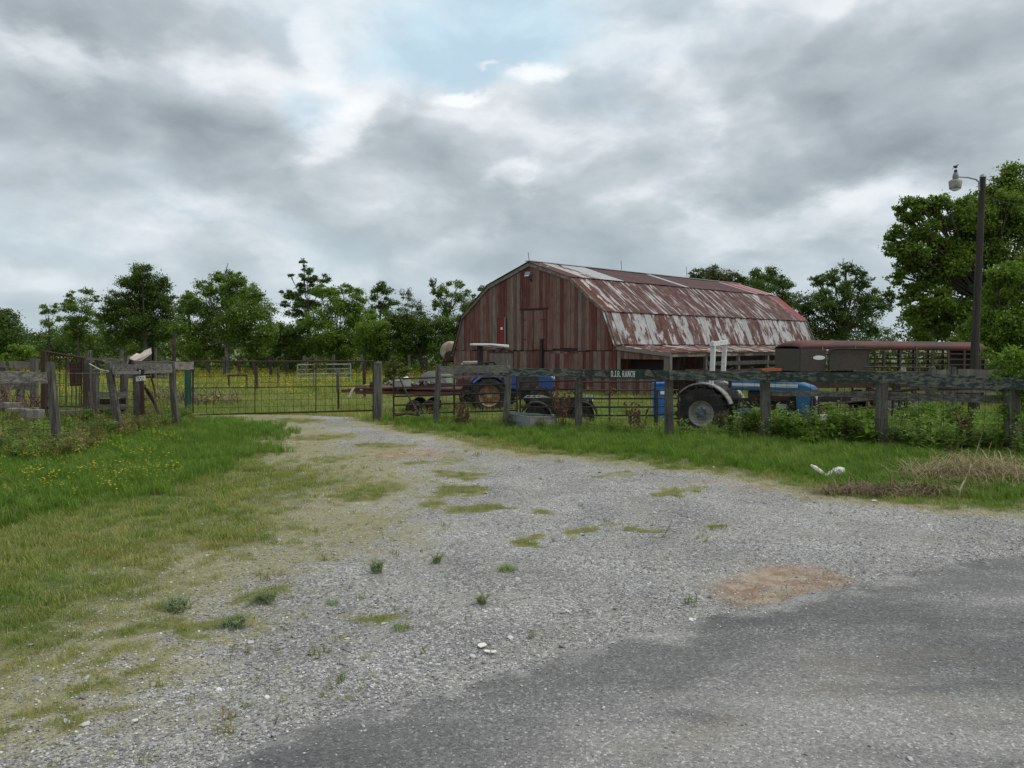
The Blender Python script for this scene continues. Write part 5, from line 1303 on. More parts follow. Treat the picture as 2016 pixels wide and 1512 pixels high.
# ---- blue bin
bb = thing('plastic_bin', tuple(W(1303, 790, 24)[:2]) + (gnd(4.7, 24),), 'bright blue plastic bin between the barn and the near tractor', 'bin')
ZB = gnd(4.7, 24)
MB().box((W(1303, 760, 24).x, 24, ZB + .55), (.50, .5, 1.1)).build('body', blue_b, bb, world=True, bevel=.04)
MB().box((W(1303, 760, 24).x, 24, ZB + 1.12), (.56, .56, .07)).build('lid', blue_b, bb, world=True, bevel=.02)
MB().box((W(1303, 760, 24).x, 23.74, ZB + .85), (.18, .01, .1)).build('pale_label', white_c, bb, world=True)
# ---- rusty flatbed trailer with junk
tj = thing('flatbed_trailer', tuple(W(780, 785, 25)[:2]) + (gnd(-4, 25),), 'long rust red flatbed trailer with drawbar seen through the pipe panels', 'trailer')
for off_ in (0, 1.5):
    MB().beam(W(700, 772, 25) + Vector((0, off_, 0)), W(905, 775, 25) + Vector((0, off_, 0)), .08, .11).build('chassis_beam', red_steel, tj, world=True)
MB().beam(W(700, 764, 25) + Vector((0, .75, .0)), W(905, 767, 25) + Vector((0, .75, 0)), 1.6, .05).build('deck', red_steel, tj, world=True)
MB().beam(W(700, 770, 25) + Vector((0, .7, 0)), W(664, 772, 25) + Vector((0, .6, 0)), .10, .10).build('drawbar', red_steel, tj, world=True)
MB().tube([W(666, 765, 25.6), Vector((W(666, 765, 25.6).x, 25.6, gnd(-5.8, 25.6)))], .04, 6).build('jack', rust_pipe, tj, world=True)
MB().beam(W(697, 762, 25), W(686, 782, 24.9), .07, .05).build('brace', tan_sheet, tj, world=True)
for px in (815, 845):
    for dy_ in (0, 1.6):
        c_ = W(px, 780, 25); wheel(tj, (c_.x - tj.location.x, dy_ - .05, .26), .26, .17, .14, tyre, rust_pipe, lugs=8, side=-1, spokes=5)
def jnk(name, lab, cat, fn):
    t = thing(name, (0, 0, 0), lab, cat); fn(t); ch = list(t.children); c = sum((Vector(v.co) for o_ in ch for v in o_.data.vertices), Vector()) / max(1, sum(len(o_.data.vertices) for o_ in ch)); zmin = min(v.co.z for o_ in ch for v in o_.data.vertices)
    c.z = zmin; t.location = c
    for o_ in ch:
        for v in o_.data.vertices: v.co -= c
    return t
jnk('metal_drum', 'white metal drum with a round lid on the rusty trailer', 'drum', lambda t: (MB().tube([W(791, 764, 24.9), W(791, 748, 24.9)], .30, 18).build('shell', white_f, t), MB().tube([W(791, 747.8, 24.9), W(790, 744.5, 24.9)], [.25, .2], 16).build('lid', white_c, t), MB().tube([W(782, 769, 24.5), W(790, 763, 24.4), W(799, 768, 24.5)], .03, 6).build('hoop', dark_pipe, t)))
jnk('yellow_crate', 'rusty yellow box on the left end of the rusty trailer', 'box', lambda t: (MB().box(W(725, 764, 25.3), (.30, .4, .22)).build('shell', wear('dirty_yellow', (.42, .34, .12), (.2, .12, .06), None, 4, rnd=0), t), MB().box(W(737, 758, 25.3), (.24, .4, .2)).build('rusty_part', red_steel, t)))
jnk('timber_stack', 'pale sawn boards lying across the middle of the rusty trailer', 'timber', lambda t: [MB().beam(W(755 + random.uniform(0, 50), 757 + random.uniform(-3, 5), 25.4), W(830 + random.uniform(0, 70), 758 + random.uniform(-3, 6), 25.5), .1, .05).build('board', random.choice([tan_sheet, red_steel, white_f]), t) for _ in range(14)] + [MB().tube([W(760 + i * 11, 758, 25.2), W(768 + i * 11, 750 + (i % 3) * 3, 25.1)], .04, 6).build('pipe_offcut', random.choice([rust_pipe, dark_pipe, galv]), t) for i in range(9)])
jnk('scrap_bundle', 'tilted scrap pieces on the trailer deck right of the white drum', 'scrap', lambda t: [MB().beam(W(812 + i * 7, 757, 25.2), W(806 + i * 8 + random.uniform(-8, 8), 750 + random.uniform(-3, 4), 25.2), .08, .06).build('piece', random.choice([tan_sheet, rust_pipe, red_steel, white_f]), t) for i in range(9)])
jnk('covered_hulk', 'dull grey tarpaulin hump between the shrub and the barn', 'tarpaulin', lambda t: (MB().grid(lambda u, v: (W(818, 740, 38).x + u * 1.5, 38 + v * 1.6, gnd(-4, 38) + 1.02 * math.sin(math.pi * min(max(u * .9 + .08, 0), 1)) ** .5 * math.sin(math.pi * (v * .9 + .05)) ** .4), 14, 10).build('cover', seatm, t, smooth=True),))
jnk('covered_hulk', 'low pale green sheet hump right of the grey tarpaulin', 'tarpaulin', lambda t: (MB().grid(lambda u, v: (W(838, 740, 39).x + u * 1.5, 39 + v * 1.4, gnd(-4, 39) + 1.0 * math.sin(math.pi * (u * .9 + .05)) ** .4 * math.sin(math.pi * (v * .9 + .05)) ** .4), 14, 10).build('cover', wear('pale_green_cover', (.16, .19, .15), rnd=0), t, smooth=True),))
jnk('crumpled_tarp', 'crumpled pale tarp lying behind the nose of the near tractor', 'tarp', lambda t: (MB().grid(lambda u, v: (W(1640, 790, 20).x - .9 + u * 1.9, 20 + v * 1.0, gnd(8.4, 20) + .02 + .62 * math.sin(math.pi * u) ** .7 * (v * .8 + .2) * (1 - .3 * v) + .03 * math.sin(u * 31) * math.sin(v * 17)), 24, 10).build('sheet', wear('pinkish_white_tarp', (.55, .50, .46), None, (.35, .3, .26), 3, rnd=0, bump=.3), t),))
# ---- tank on legs left of the barn
tk = thing('storage_tank', tuple(W(888, 735, 46)[:2]) + (gnd(-3.7, 46),), 'pale stained round storage tank on dark legs at the left barn corner', 'tank')
tc_ = W(889, 691, 46)
MB().lathe([(.02, -1.3), (.45, -1.25), (.58, -1.1), (.58, 1.1), (.45, 1.25), (.02, 1.3)], tc_, 'Y', 26).build('shell', tank_m, tk, world=True, smooth=True)
MB().lathe([(.02, -1.34), (.3, -1.33), (.33, -1.28)], tc_ + Vector((0, 0, -.3)), 'Y', 14).build('end_plate', rust_pipe, tk, world=True)
for sx in (-.42, .42):
    for sy in (-.9, .9): MB().beam((tc_.x + sx, 46 + sy, gnd(-3.7, 46)), (tc_.x + sx * .9, 46 + sy, tc_.z - .35), .09, .09).build('leg', dark_pipe, tk, world=True)
for z_ in (-.62, -1.1): MB().beam((tc_.x - .5, 45.1, tc_.z + z_), (tc_.x + .5, 45.1, tc_.z + z_), .07, .09).build('cross_bar', dark_pipe, tk, world=True)
MB().beam((tc_.x - .42, 45.08, gnd(-3.7, 46) + .1), (tc_.x + .42, 45.08, tc_.z - .6), .05, .05).build('brace', dark_pipe, tk, world=True)
# ================================================================ POLE, LAMP, BIRD
PD = 23.6
b = W(1915, 760, PD); b.z = gnd(b.x, PD)
pole = thing('utility_pole', tuple(b), 'leaning dark wooden utility pole carrying a yard light at the right', 'utility pole')
t0 = W(1935, 349, PD)
MB().tube([b + Vector((0, 0, -.3)), b.lerp(t0, .33), b.lerp(t0, .66), t0], [.13, .12, .105, .085], 12).build('shaft', pole_m, pole, world=True)
MB().lathe([(.10, 0), (.06, .08), (.01, .1)], t0, 'Z', 10).build('pole_cap', galv, pole, world=True)
am = MB().tube([W(1928, 375, PD - .12), W(1927, 358, PD - .15), W(1921, 353, PD - .15), W(1905, 349, PD - .15), W(1886, 348, PD - .15)], .025, 8).build('lamp_arm', galv, pole, world=True)
lc = W(1880.5, 372, PD - .15)
lm = MB().lathe([(.155, 0), (.165, .03), (.185, .22), (.15, .26), (.08, .28)], lc, 'Z', 20).build('lamp_shade', white_f, pole, world=True, smooth=True)
MB().lathe([(.05, -.06), (.11, -.03), (.13, .01), (.10, .05)], lc, 'Z', 16).build('lens', white_c, pole, world=True, smooth=True)
MB().lathe([(.08, .27), (.085, .40), (.06, .47), (.04, .49)], lc, 'Z', 12).build('ballast_housing', galv, pole, world=True)
MB().lathe([(.045, .49), (.045, .56), (.02, .57)], lc, 'Z', 10).build('photocell', blackm, pole, world=True)
MB().tube([W(1935, 383, PD), W(1975, 398, PD + 2), W(2030, 404, PD + 6), W(2200, 400, PD + 14)], .012, 4).build('service_wire', blackm, pole, world=True)
bc = lc + Vector((0, 0, .57))
bird = thing('bird', tuple(bc), 'small black bird perched on top of the yard light', 'bird', None, R(10))
def ball(mb, c, r, sx=1, sy=1, sz=1, rot=0, n_=12, m_=8):
    vs = []; fs = []
    for i in range(m_ + 1):
        a = math.pi * i / m_
        for j in range(n_):
            t = 2 * math.pi * j / n_; x, y, z = r * math.sin(a) * math.cos(t) * sx, r * math.sin(a) * math.sin(t) * sy, r * math.cos(a) * sz
            vs.append((c[0] + x * math.cos(rot) + z * math.sin(rot), c[1] + y, c[2] - x * math.sin(rot) + z * math.cos(rot)))
    for i in range(m_):
        for j in range(n_): fs.append((i * n_ + j, i * n_ + (j + 1) % n_, (i + 1) * n_ + (j + 1) % n_, (i + 1) * n_ + j))
    mb.add(vs, fs)
# body: one continuous lathe-like loft from tail to head along a curved spine
spn = [(-.135, .035, .004, .016), (-.10, .05, .006, .018), (-.06, .065, .014, .018), (-.03, .082, .028, .028), (.0, .10, .038, .036), (.03, .122, .036, .034), (.05, .143, .026, .026), (.062, .158, .024, .024), (.078, .165, .021, .02), (.092, .165, .010, .009), (.118, .160, .002, .002)]
V = []; n_ = 10
for x, z, rz_, ry in spn:
    for j in range(n_): t = 2 * math.pi * j / n_; V.append((x, ry * math.cos(t), z + rz_ * math.sin(t)))
MB().add(V, [(i * n_ + j, i * n_ + (j + 1) % n_, (i + 1) * n_ + (j + 1) % n_, (i + 1) * n_ + j) for i in range(len(spn) - 1) for j in range(n_)] + [tuple(range(n_))[::-1], tuple((len(spn) - 1) * n_ + j for j in range(n_))]).build('body', blackm, bird, smooth=True)
for sy in (-1, 1):
    w_ = MB(); ball(w_, (-.02, sy * .034, .098), .055, 1.25, .18, .5, .45); w_.build('wing', blackm, bird, smooth=True)
    MB().tube([(.01, sy * .015, .07), (.012, sy * .015, .0)], .004, 5).build('leg', blackm, bird)
bird.scale = (.9, .9, .9)
# ================================================================ LITTER
gb = G(1628, 945)
lb_ = thing('plastic_bag', (gb.x, gb.y, gnd(gb.x, gb.y)), 'torn white plastic bag lying folded in a V on the grass edge', 'plastic bag')
def wing(x0, z0, x1, z1, w0, w1, nm):
    def f(u, v):
        c = Vector((x0 + (x1 - x0) * u, 0, z0 + (z1 - z0) * u)); d = Vector((x1 - x0, 0, z1 - z0)).normalized(); nn_ = Vector((-d.z, 0, d.x)); w_ = (w0 + (w1 - w0) * math.sin(u * 2.2)) * (1 - .55 * max(0, u - .75) * 4)
        a = v * 2 * math.pi; p = c + nn_ * math.cos(a) * w_ * .5 + Vector((0, math.sin(a) * w_ * .42, 0))
        k_ = 1 + .12 * math.sin(u * 23 + v * 19) + .08 * math.sin(v * 31); p = c + (p - c) * k_; p.z = max(p.z, .004); return p
    MB().grid(f, 14, 14).build(nm, cloth, lb_, smooth=False)
wing(.02, .03, -.23, .20, .03, .06, 'twisted_end'); wing(-.02, .03, .24, .14, .04, .13, 'puffed_end')
def shard(px, py, lab, r, cat='litter'):
    g = G(px, py); mb = MB(); k = 7
    pts = [(g.x + r * random.uniform(.5, 1.1) * math.cos(i * 6.283 / k), g.y + r * random.uniform(.5, 1.1) * math.sin(i * 6.283 / k), gnd(g.x, g.y) + .014 + random.uniform(0, .003)) for i in range(k)]
    mb.prism(pts, (0, 0, .004)); mb.build('litter_scrap', cloth, None, loc=(g.x, g.y, gnd(g.x, g.y)), label=lab, cat=cat)
shard(949, 1278, 'large flat white scrap lying on the gravel near the tarmac edge', .035); shard(958, 1290, 'pale scrap just below the large flat white one', .025); shard(971, 1291, 'smallest pale scrap right of the other two', .022); shard(1363, 1226, 'white scrap on the tarmac edge below the brown pothole', .028); shard(1720, 990, 'white scrap on the gravel below the brown hay', .045)
g = G(1888, 983); MB().tube([(g.x, g.y, gnd(g.x, g.y)), (g.x + .01, g.y, gnd(g.x, g.y) + .12), (g.x + .07, g.y + .02, gnd(g.x, g.y) + .22)], .010, 5).tube([(g.x + .01, g.y, gnd(g.x, g.y) + .1), (g.x - .07, g.y, gnd(g.x, g.y) + .17)], .007, 5).build('dry_stalk', tan_sheet, None, loc=(g.x, g.y, gnd(g.x, g.y)), label='pale forked stalk sticking up from the grass below the hay', cat='stalk')
# tufts on the gravel, each one a plant
def tuft(px, py, rpx, h, m_, lab, nb=60, leafy_=False):
    g = G(px, py); r = rpx * g.y / F
    pr_ = (leafy('tuft', h * 1.1, nb // 3, .024, m_, r * .45, 14, .6, .4, 1.5) if leafy_ else clump('tuft', nb, h, r * .75, .004, m_, 1.6)); pr_.name = 'weed_tuft'; C.objects.link(pr_); pr_.location = (g.x, g.y, gnd(g.x, g.y)); setp(pr_, lab, 'weed', 'weeds growing through the gravel')
TG = leafmat('tuft_green', (.12, .21, .06), (.22, .32, .10), (.25, .2, .1), .3); TG2 = leafmat('tuft_grey_green', (.17, .22, .11), (.30, .34, .19), (.22, .19, .12), .3); TG3 = leafmat('tuft_bright', (.14, .22, .04), (.28, .34, .09), (.35, .3, .12), .3)
for a in ((742, 1128, 22, .13, TG2, 'upright grey green weed standing alone on the middle of the gravel', 90, True), (860, 1108, 16, .09, TG2, 'small grey green weed up and right of the upright one', 60, True), (997, 1126, 24, .09, TG3, 'bright yellow green grass tuft right of the small weeds', 130), (948, 1192, 20, .08, TG2, 'faint grey green weed below the bright tuft', 60, True), (655, 1190, 18, .05, TG, 'low green sprig left of the gravel middle', 60),
          (520, 1185, 42, .09, TG2, 'wide low grey green weed in the stony strip', 170, True), (350, 1200, 45, .09, TG2, 'wide dark weed among the pale stones at left', 180, True), (460, 1235, 40, .08, TG2, 'spreading weed below the stony strip', 150, True), (465, 990, 9, .09, TG, 'tiny dark tuft on the mown grass', 40), (790, 1240, 24, .05, TG3, 'flat yellowish tuft low on the open gravel', 110), (730, 965, 34, .06, TG, 'bright green patch where the lawn meets the gravel', 150), (325, 1003, 14, .10, TG, 'dark long tuft at the lawn edge', 60)): tuft(*a)
# ================================================================ TREES
LM = {
 'dark': leafmat('leaf_dark', (.046, .088, .014), (.115, .178, .026), (.09, .10, .03), .28),
 'mid': leafmat('leaf_mid', (.080, .140, .016), (.175, .26, .034), (.13, .13, .035), .32),
 'light': leafmat('leaf_light', (.10, .175, .020), (.20, .30, .042), (.16, .17, .05), .36),
 'blue': leafmat('leaf_far_hazed', (.035, .060, .030), (.060, .090, .042), None, .2),  # bluish distance haze mixed into the leaf colour of the far woods
 'olive': leafmat('leaf_olive', (.055, .075, .016), (.115, .13, .030), (.14, .11, .05), .3),
 'yel': leafmat('leaf_yellow_green', (.09, .12, .025), (.17, .19, .05), (.24, .20, .09), .35),
}


def leaves(c, r, n_, size, sub, squash=(1, 1, 1), shell=.45, tight=.24, droop=.0):
    """leaf quads gathered in sprays inside one lobe"""
    m = sub; d = rng.normal(size=(m, 3)); d /= np.linalg.norm(d, axis=1)[:, None]
    rad = (shell + (1 - shell) * rng.random(m) ** .6)[:, None]
    cen = d * rad * r * np.array(squash)
    k = rng.integers(0, m, n_); p = cen[k] + rng.normal(size=(n_, 3)) * r * tight * np.array([1, 1, .62]) * rng.uniform(.5, 1.25, m)[k][:, None]
    p += np.array(c)
    a = rng.normal(size=(n_, 3)); a[:, 2] -= droop; a /= np.linalg.norm(a, axis=1)[:, None]
    up = rng.normal(size=(n_, 3)) * .8 + np.array([0, 0, .9]) + d[k] * .5
    b_ = np.cross(up, a); b_ /= np.linalg.norm(b_, axis=1)[:, None] + 1e-9
    s = size * rng.uniform(.55, 1.35, n_)[:, None]
    V = np.stack([p - a * s * .5, p + b_ * s * .28 + a * s * .05, p + a * s * .5, p - b_ * s * .28 + a * s * .05], 1)
    return V.reshape(-1, 3)


def tree(lab, d, bpx, lobes, mt='mid', dens=1.0, size=.16, name='tree', sparse=False, trunk=.16, cat='tree', group='trees round the farmyard', dead=0, bark_m=None, tight=.22, zb=None, cover=1.0, nm_crown='crown', jd=.9, droop=0.):
    size *= .86
    base = W(bpx, 720, d); z0 = gnd(base.x, d) if zb is None else zb
    t = thing(name, (base.x, d, z0), lab, cat, group)
    tops = []; VV = []
    for (px, py, r) in lobes:
        rw = r * d / F; c = W(px, py, d + random.uniform(-jd, jd) * rw); tops.append((c, rw))
        area = (r / 1.97) ** 2 * 3.1; per = (size / (d / 769)) ** 2 * .28
        n_ = int(max(60, dens * area * 6.0 / per)); sub = int(np.clip(r * 1.1, 12, 60)) if not sparse else int(np.clip(r * .32, 6, 26))
        VV.append(leaves(c - t.location, rw, n_, size, sub, (1, 1, .92), .22, tight * 1.18, droop=droop))
    V = np.concatenate(VV); q = np.arange(len(V)).reshape(-1, 4)
    npmesh(nm_crown, V, q, LM[mt], t)
    # trunk and limbs
    cz = max(c.z for c, _ in tops); low = min(c.z - rw for c, rw in tops); fork = Vector((base.x, d, max(low + .25 * (cz - low), z0 + .9)))
    fork.x += (sum(c.x for c, _ in tops) / len(tops) - base.x) * .35
    lk = min(1., (8 / len(tops)) ** .5); mb = MB(); p0 = Vector((base.x, d, z0 - .2))
    mb.tube([p0, p0.lerp(fork, .4) + Vector((random.uniform(-.1, .1), 0, 0)), fork], [trunk * 1.25, trunk, trunk * .8], 8)
    for c, rw in tops:
        mid_ = fork.lerp(c, .5) + Vector((random.uniform(-.12, .12) * rw, 0, random.uniform(-.25, .05) * rw))
        mb.tube([fork - Vector((0, 0, random.uniform(0, .4))), mid_, c], [trunk * .42 * lk, trunk * .24 * lk, trunk * .08], 6)
        for _ in range(5 if rw < 1.5 else 9):
            dr = Vector((random.gauss(0, 1), random.gauss(0, 1), random.gauss(.4, .7))).normalized(); e = c + dr * rw * .85
            mb.tube([mid_.lerp(c, random.uniform(.2, .9)), c.lerp(e, .5) + Vector((0, 0, .06 * rw)), e], [trunk * .13, trunk * .08, trunk * .02], 4)
    mb.build('trunk', bark_m or bark, t, world=True)
    if dead:
        mb = MB(); c, rw = max(tops, key=lambda q_: q_[0].z)
        for _ in range(dead):
            s_ = c + Vector((random.uniform(-1, 1) * rw, 0, 0)); e = s_ + Vector((random.uniform(-.5, .5), random.uniform(-.3, .3), 1.0)).normalized() * rw * random.uniform(1.0, 1.7)
            md = s_.lerp(e, .55) + Vector((random.uniform(-.15, .15), 0, 0)); mb.tube([s_, md, e], [.045, .03, .012], 4)
            for _k in range(3): f = md.lerp(e, random.random()); mb.tube([f, f + Vector((random.uniform(-.6, .6), 0, random.uniform(.1, .6))) * rw * .5], [.02, .008], 3)
        mb.build('dead_branches', trim_grey, t, world=True)
    return t


# left and centre background, front to back as in the photograph
tree('dark rounded tree cut off by the left edge of the photo', 62, 5, [(-20, 655, 42), (10, 625, 24), (20, 660, 30), (-10, 690, 30), (28, 690, 22)], 'dark', 1, .17)
tree('slim open tree with loose leaf sprays, leftmost of the background row', 66, 99, [(84, 604, 9), (96, 618, 13), (112, 605, 9), (100, 640, 14), (116, 628, 9), (90, 632, 8)], 'mid', .65, .16, sparse=True, trunk=.08, tight=.26)
tree('open light crowned tree between the slim tree and the big dark one', 64, 152, [(140, 584, 11), (170, 578, 11), (128, 600, 13), (156, 605, 20), (186, 590, 10), (146, 630, 22), (178, 622, 18), (150, 655, 26), (192, 640, 16)], 'mid', .75, .16, sparse=True, trunk=.10, tight=.24, dead=3)
tree('large dark rounded tree tallest in the left half', 60, 290, [(279, 542, 22), (255, 562, 24), (305, 562, 26), (232, 590, 22), (280, 590, 34), (328, 592, 22), (215, 618, 22), (255, 625, 34), (310, 628, 36), (230, 655, 28), (290, 660, 34), (335, 650, 20)], 'dark', 1.15, .17, trunk=.22)
tree('broad pale green tree with a visible forked grey trunk left of centre', 55, 448, [(440, 548, 20), (470, 552, 18), (405, 568, 20), (450, 580, 30), (495, 578, 22), (378, 602, 26), (425, 618, 34), (480, 616, 34), (520, 612, 22), (365, 645, 26), (410, 660, 32), (465, 650, 36), (520, 652, 26), (380, 685, 24), (500, 685, 26), (430, 690, 18)], 'mid', 1.1, .17, trunk=.20, bark_m=trim_grey, dead=2)
tree('small dark tree peeping between the big dark tree and the pale broad one', 72, 375, [(374, 582, 10), (364, 592, 12), (380, 605, 16), (350, 615, 14)], 'dark', 1, .17)
tree('tall ragged dark tree with bare twigs at its top', 66, 612, [(597, 518, 7), (606, 532, 9), (598, 545, 10), (572, 541, 6), (612, 552, 14), (640, 548, 11), (600, 572, 18), (568, 575, 14), (586, 592, 16), (628, 570, 16), (560, 600, 10), (606, 600, 22), (580, 616, 15), (596, 632, 16)], 'dark', 1.05, .17, sparse=True, trunk=.18, dead=7, tight=.25)
tree('light green tree with layered crown right of the ragged dark tree', 60, 668, [(630, 575, 16), (655, 578, 18), (680, 565, 13), (705, 585, 18), (665, 605, 26), (700, 618, 26), (630, 628, 26), (600, 645, 20), (650, 660, 30), (700, 655, 30), (615, 680, 26), (670, 690, 28)], 'light', 1.05, .17, trunk=.14)
tree('thin curved tree with separate dark leaf clumps', 64, 748, [(752, 560, 9), (742, 572, 12), (762, 578, 12), (738, 590, 10), (770, 596, 12), (752, 604, 12), (730, 612, 14), (760, 622, 16)], 'dark', .95, .17, sparse=True, trunk=.10, tight=.28)
tree('half bare twiggy tree right of the thin curved one', 68, 808, [(800, 582, 10), (815, 596, 12), (795, 604, 12), (826, 608, 10), (806, 622, 16)], 'olive', .4, .15, sparse=True, trunk=.08, dead=14, tight=.3)
tree('airy tree with reddish sprays left of the barn roof', 62, 876, [(850, 560, 9), (862, 572, 12), (880, 566, 13), (902, 562, 11), (918, 575, 9), (872, 588, 16), (900, 590, 16), (856, 598, 12), (918, 604, 12), (888, 612, 22)], 'mid', .72, .16, sparse=True, trunk=.13, dead=8, tight=.26)
tree('dark leafy tree directly against the left barn slope', 58, 930, [(952, 570, 10), (940, 588, 16), (960, 592, 14), (925, 612, 18), (950, 625, 24), (905, 640, 22), (890, 665, 26)], 'dark', .95, .17, trunk=.12, dead=3)
tree('dense dark tree mass behind the tank left of the barn', 57, 840, [(770, 628, 20), (800, 632, 22), (835, 640, 26), (870, 640, 24), (760, 655, 26), (795, 668, 30), (835, 675, 30), (870, 680, 26), (745, 690, 26), (790, 700, 24)], 'dark', 1.1, .17, trunk=.14)
tree('brighter green lower tree in front of the dense dark mass', 56, 720, [(730, 625, 18), (745, 645, 22), (718, 660, 26), (748, 675, 22), (720, 695, 22)], 'light', 1, .17, trunk=.1)
tree('low dark tree between the pale broad tree and the light green one', 60, 560, [(555, 650, 22), (575, 665, 24), (545, 685, 26), (580, 700, 24)], 'dark', 1, .17, trunk=.1)
# right of and behind the barn
RG = 'trees round the farmyard'
tree('rounded tree behind the barn ridge, leftmost of the trees right of it', 70, 1420, [(1372, 540, 14), (1400, 534, 16), (1430, 545, 18), (1455, 548, 14), (1395, 560, 22), (1435, 570, 26), (1465, 565, 18)], 'olive', .95, .18, trunk=.2, group=RG)
tree('dark round headed tree behind the far end of the barn roof', 66, 1510, [(1490, 545, 18), (1515, 542, 20), (1540, 558, 20), (1500, 570, 26), (1545, 590, 26), (1520, 615, 30), (1480, 590, 22)], 'dark', 1.05, .18, trunk=.22, group=RG)
tree('wide spreading tree with pale airy top between barn and the tallest tree', 56, 1660, [(1665, 530, 15), (1690, 535, 13), (1640, 548, 20), (1612, 555, 16), (1700, 555, 18), (1665, 575, 28), (1620, 590, 28), (1712, 590, 24), (1585, 605, 24), (1650, 620, 32), (1700, 625, 28), (1740, 600, 20), (1600, 645, 28), (1640, 660, 24), (1752, 580, 14), (1720, 652, 14), (1585, 670, 22)], 'dark', .95, .17, sparse=False, trunk=.3, group=RG, dead=3, tight=.20)
tree('tallest tree at the right with dense glossy foliage behind the light pole', 35, 1990, [(1990, 345, 26), (2020, 370, 32), (1960, 372, 24), (1930, 395, 22), (1900, 402, 20), (1858, 398, 16), (1808, 402, 17), (1830, 415, 20), (1785, 398, 12), (1880, 430, 26), (1790, 430, 20), (1815, 450, 24), (1770, 412, 12), (1850, 440, 20), (1920, 430, 30), (1765, 490, 20), (1752, 470, 12), (1800, 500, 26), (1835, 510, 22), (1780, 520, 16), (1860, 490, 26), (1900, 500, 34), (1960, 440, 40), (2020, 450, 40), (1945, 500, 36), (2000, 520, 40),
      (1830, 545, 28), (1870, 550, 30), (1800, 570, 22), (1910, 560, 36), (1960, 570, 36), (1780, 590, 14), (1830, 600, 28), (1880, 610, 32), (1800, 625, 22), (1850, 640, 28), (1815, 660, 20), (1930, 620, 34), (2050, 560, 60), (1770, 455, 16), (1790, 480, 20), (1840, 480, 24), (1775, 545, 18), (1850, 590, 26), (1820, 635, 24), (1890, 470, 26), (1930, 460, 26), (1985, 400, 30), (1840, 400, 14), (1805, 520, 22), (1880, 520, 26)], 'mid', 1.5, .17, trunk=.26, group=RG, tight=.24, jd=1.5)
tree('bright green tree low behind the light pole at the right edge', 29, 1990, [(1990, 535, 26), (1960, 545, 20), (2020, 560, 34), (1945, 580, 22), (1985, 590, 34), (1930, 620, 22), (1970, 640, 34), (2010, 640, 36), (1905, 655, 20), (1940, 670, 28), (1990, 690, 34), (1880, 672, 14), (2050, 660, 40)], 'light', 1.1, .14, trunk=.2, group=RG, tight=.22)
# shrubs and creepers
SG = 'shrubs in the yard'
tree('yellow green bushy shrub behind the hinge post of the gate', 33, 775, [(776, 706, 7), (768, 716, 9), (785, 720, 9), (772, 732, 14), (790, 735, 12), (800, 728, 7), (765, 745, 12)], 'yel', 1.1, .11, 'shrub', trunk=.04, cat='shrub', group=SG, jd=.5)
tree('fresh green leafy bush behind the pen at the far left', 26, 30, [(28, 690, 14), (55, 690, 14), (40, 705, 16), (10, 705, 12), (70, 702, 9)], 'light', 1, .10, 'shrub', trunk=.04, cat='shrub', group=SG)
tree('pale young sapling standing above the gate bars mid field', 40, 615, [(618, 702, 6), (610, 707, 6), (628, 712, 6), (640, 716, 5), (622, 722, 8)], 'yel', .8, .10, 'shrub', trunk=.02, cat='shrub', group=SG)
tree('green creeper mound climbing over the last fence post at the right edge', 12.75, 1985, [(1990, 700, 20), (2010, 712, 22), (1960, 712, 14), (1945, 698, 10), (1942, 690, 7), (1975, 735, 18), (2005, 745, 26), (1960, 745, 12), (1998, 775, 26), (2020, 790, 26), (1990, 810, 20), (2012, 840, 24), (2030, 870, 30)], 'light', .75, .075, 'creeper', trunk=.015, cat='creeper', group=None, tight=.24, jd=.6, droop=.5)
tree('dark leafy bush in the weeds between the two posts right of the tractor', 14.9, 1660, [(1650, 830, 24), (1690, 825, 24), (1610, 850, 22), (1640, 862, 26), (1690, 860, 26), (1720, 815, 18), (1590, 872, 18)], 'light', .8, .07, 'shrub', trunk=.012, cat='shrub', group=SG, zb=None, tight=.26)
tree('upright bright green leafy weed in front of the dark bush', 14.0, 1600, [(1598, 840, 11), (1604, 826, 9), (1590, 856, 14), (1608, 868, 14)], 'light', .9, .07, 'shrub', trunk=.01, cat='shrub', group=SG)
tree('broad green bush behind the wire right of the third last post', 15.6, 1830, [(1790, 815, 24), (1830, 808, 24), (1870, 815, 22), (1910, 822, 20), (1810, 840, 26), (1860, 845, 28), (1905, 850, 24)], 'light', .6, .075, 'shrub', trunk=.012, cat='shrub', group=SG, tight=.28)
tree('brown green scrub at the foot of the fence left of the second last post', 13.8, 1770, [(1775, 868, 18), (1810, 875, 20), (1850, 875, 20), (1890, 885, 18), (1740, 885, 14)], 'olive', .7, .06, 'shrub', trunk=.01, cat='shrub', group=SG, tight=.28)
tree('dark weedy bush under the hood of the near tractor', 15.6, 1450, [(1435, 835, 16), (1460, 845, 20), (1485, 850, 16), (1470, 820, 12), (1500, 845, 12), (1418, 822, 12), (1530, 838, 16), (1490, 825, 12)], 'olive', .7, .06, 'shrub', trunk=.01, cat='shrub', group=SG, tight=.28)
tree('leafy green weed bush behind the second leaning post', 16.9, 190, [(172, 815, 12), (188, 822, 14), (160, 828, 12), (200, 832, 12)], 'light', .8, .06, 'shrub', trunk=.01, cat='shrub', group=SG)
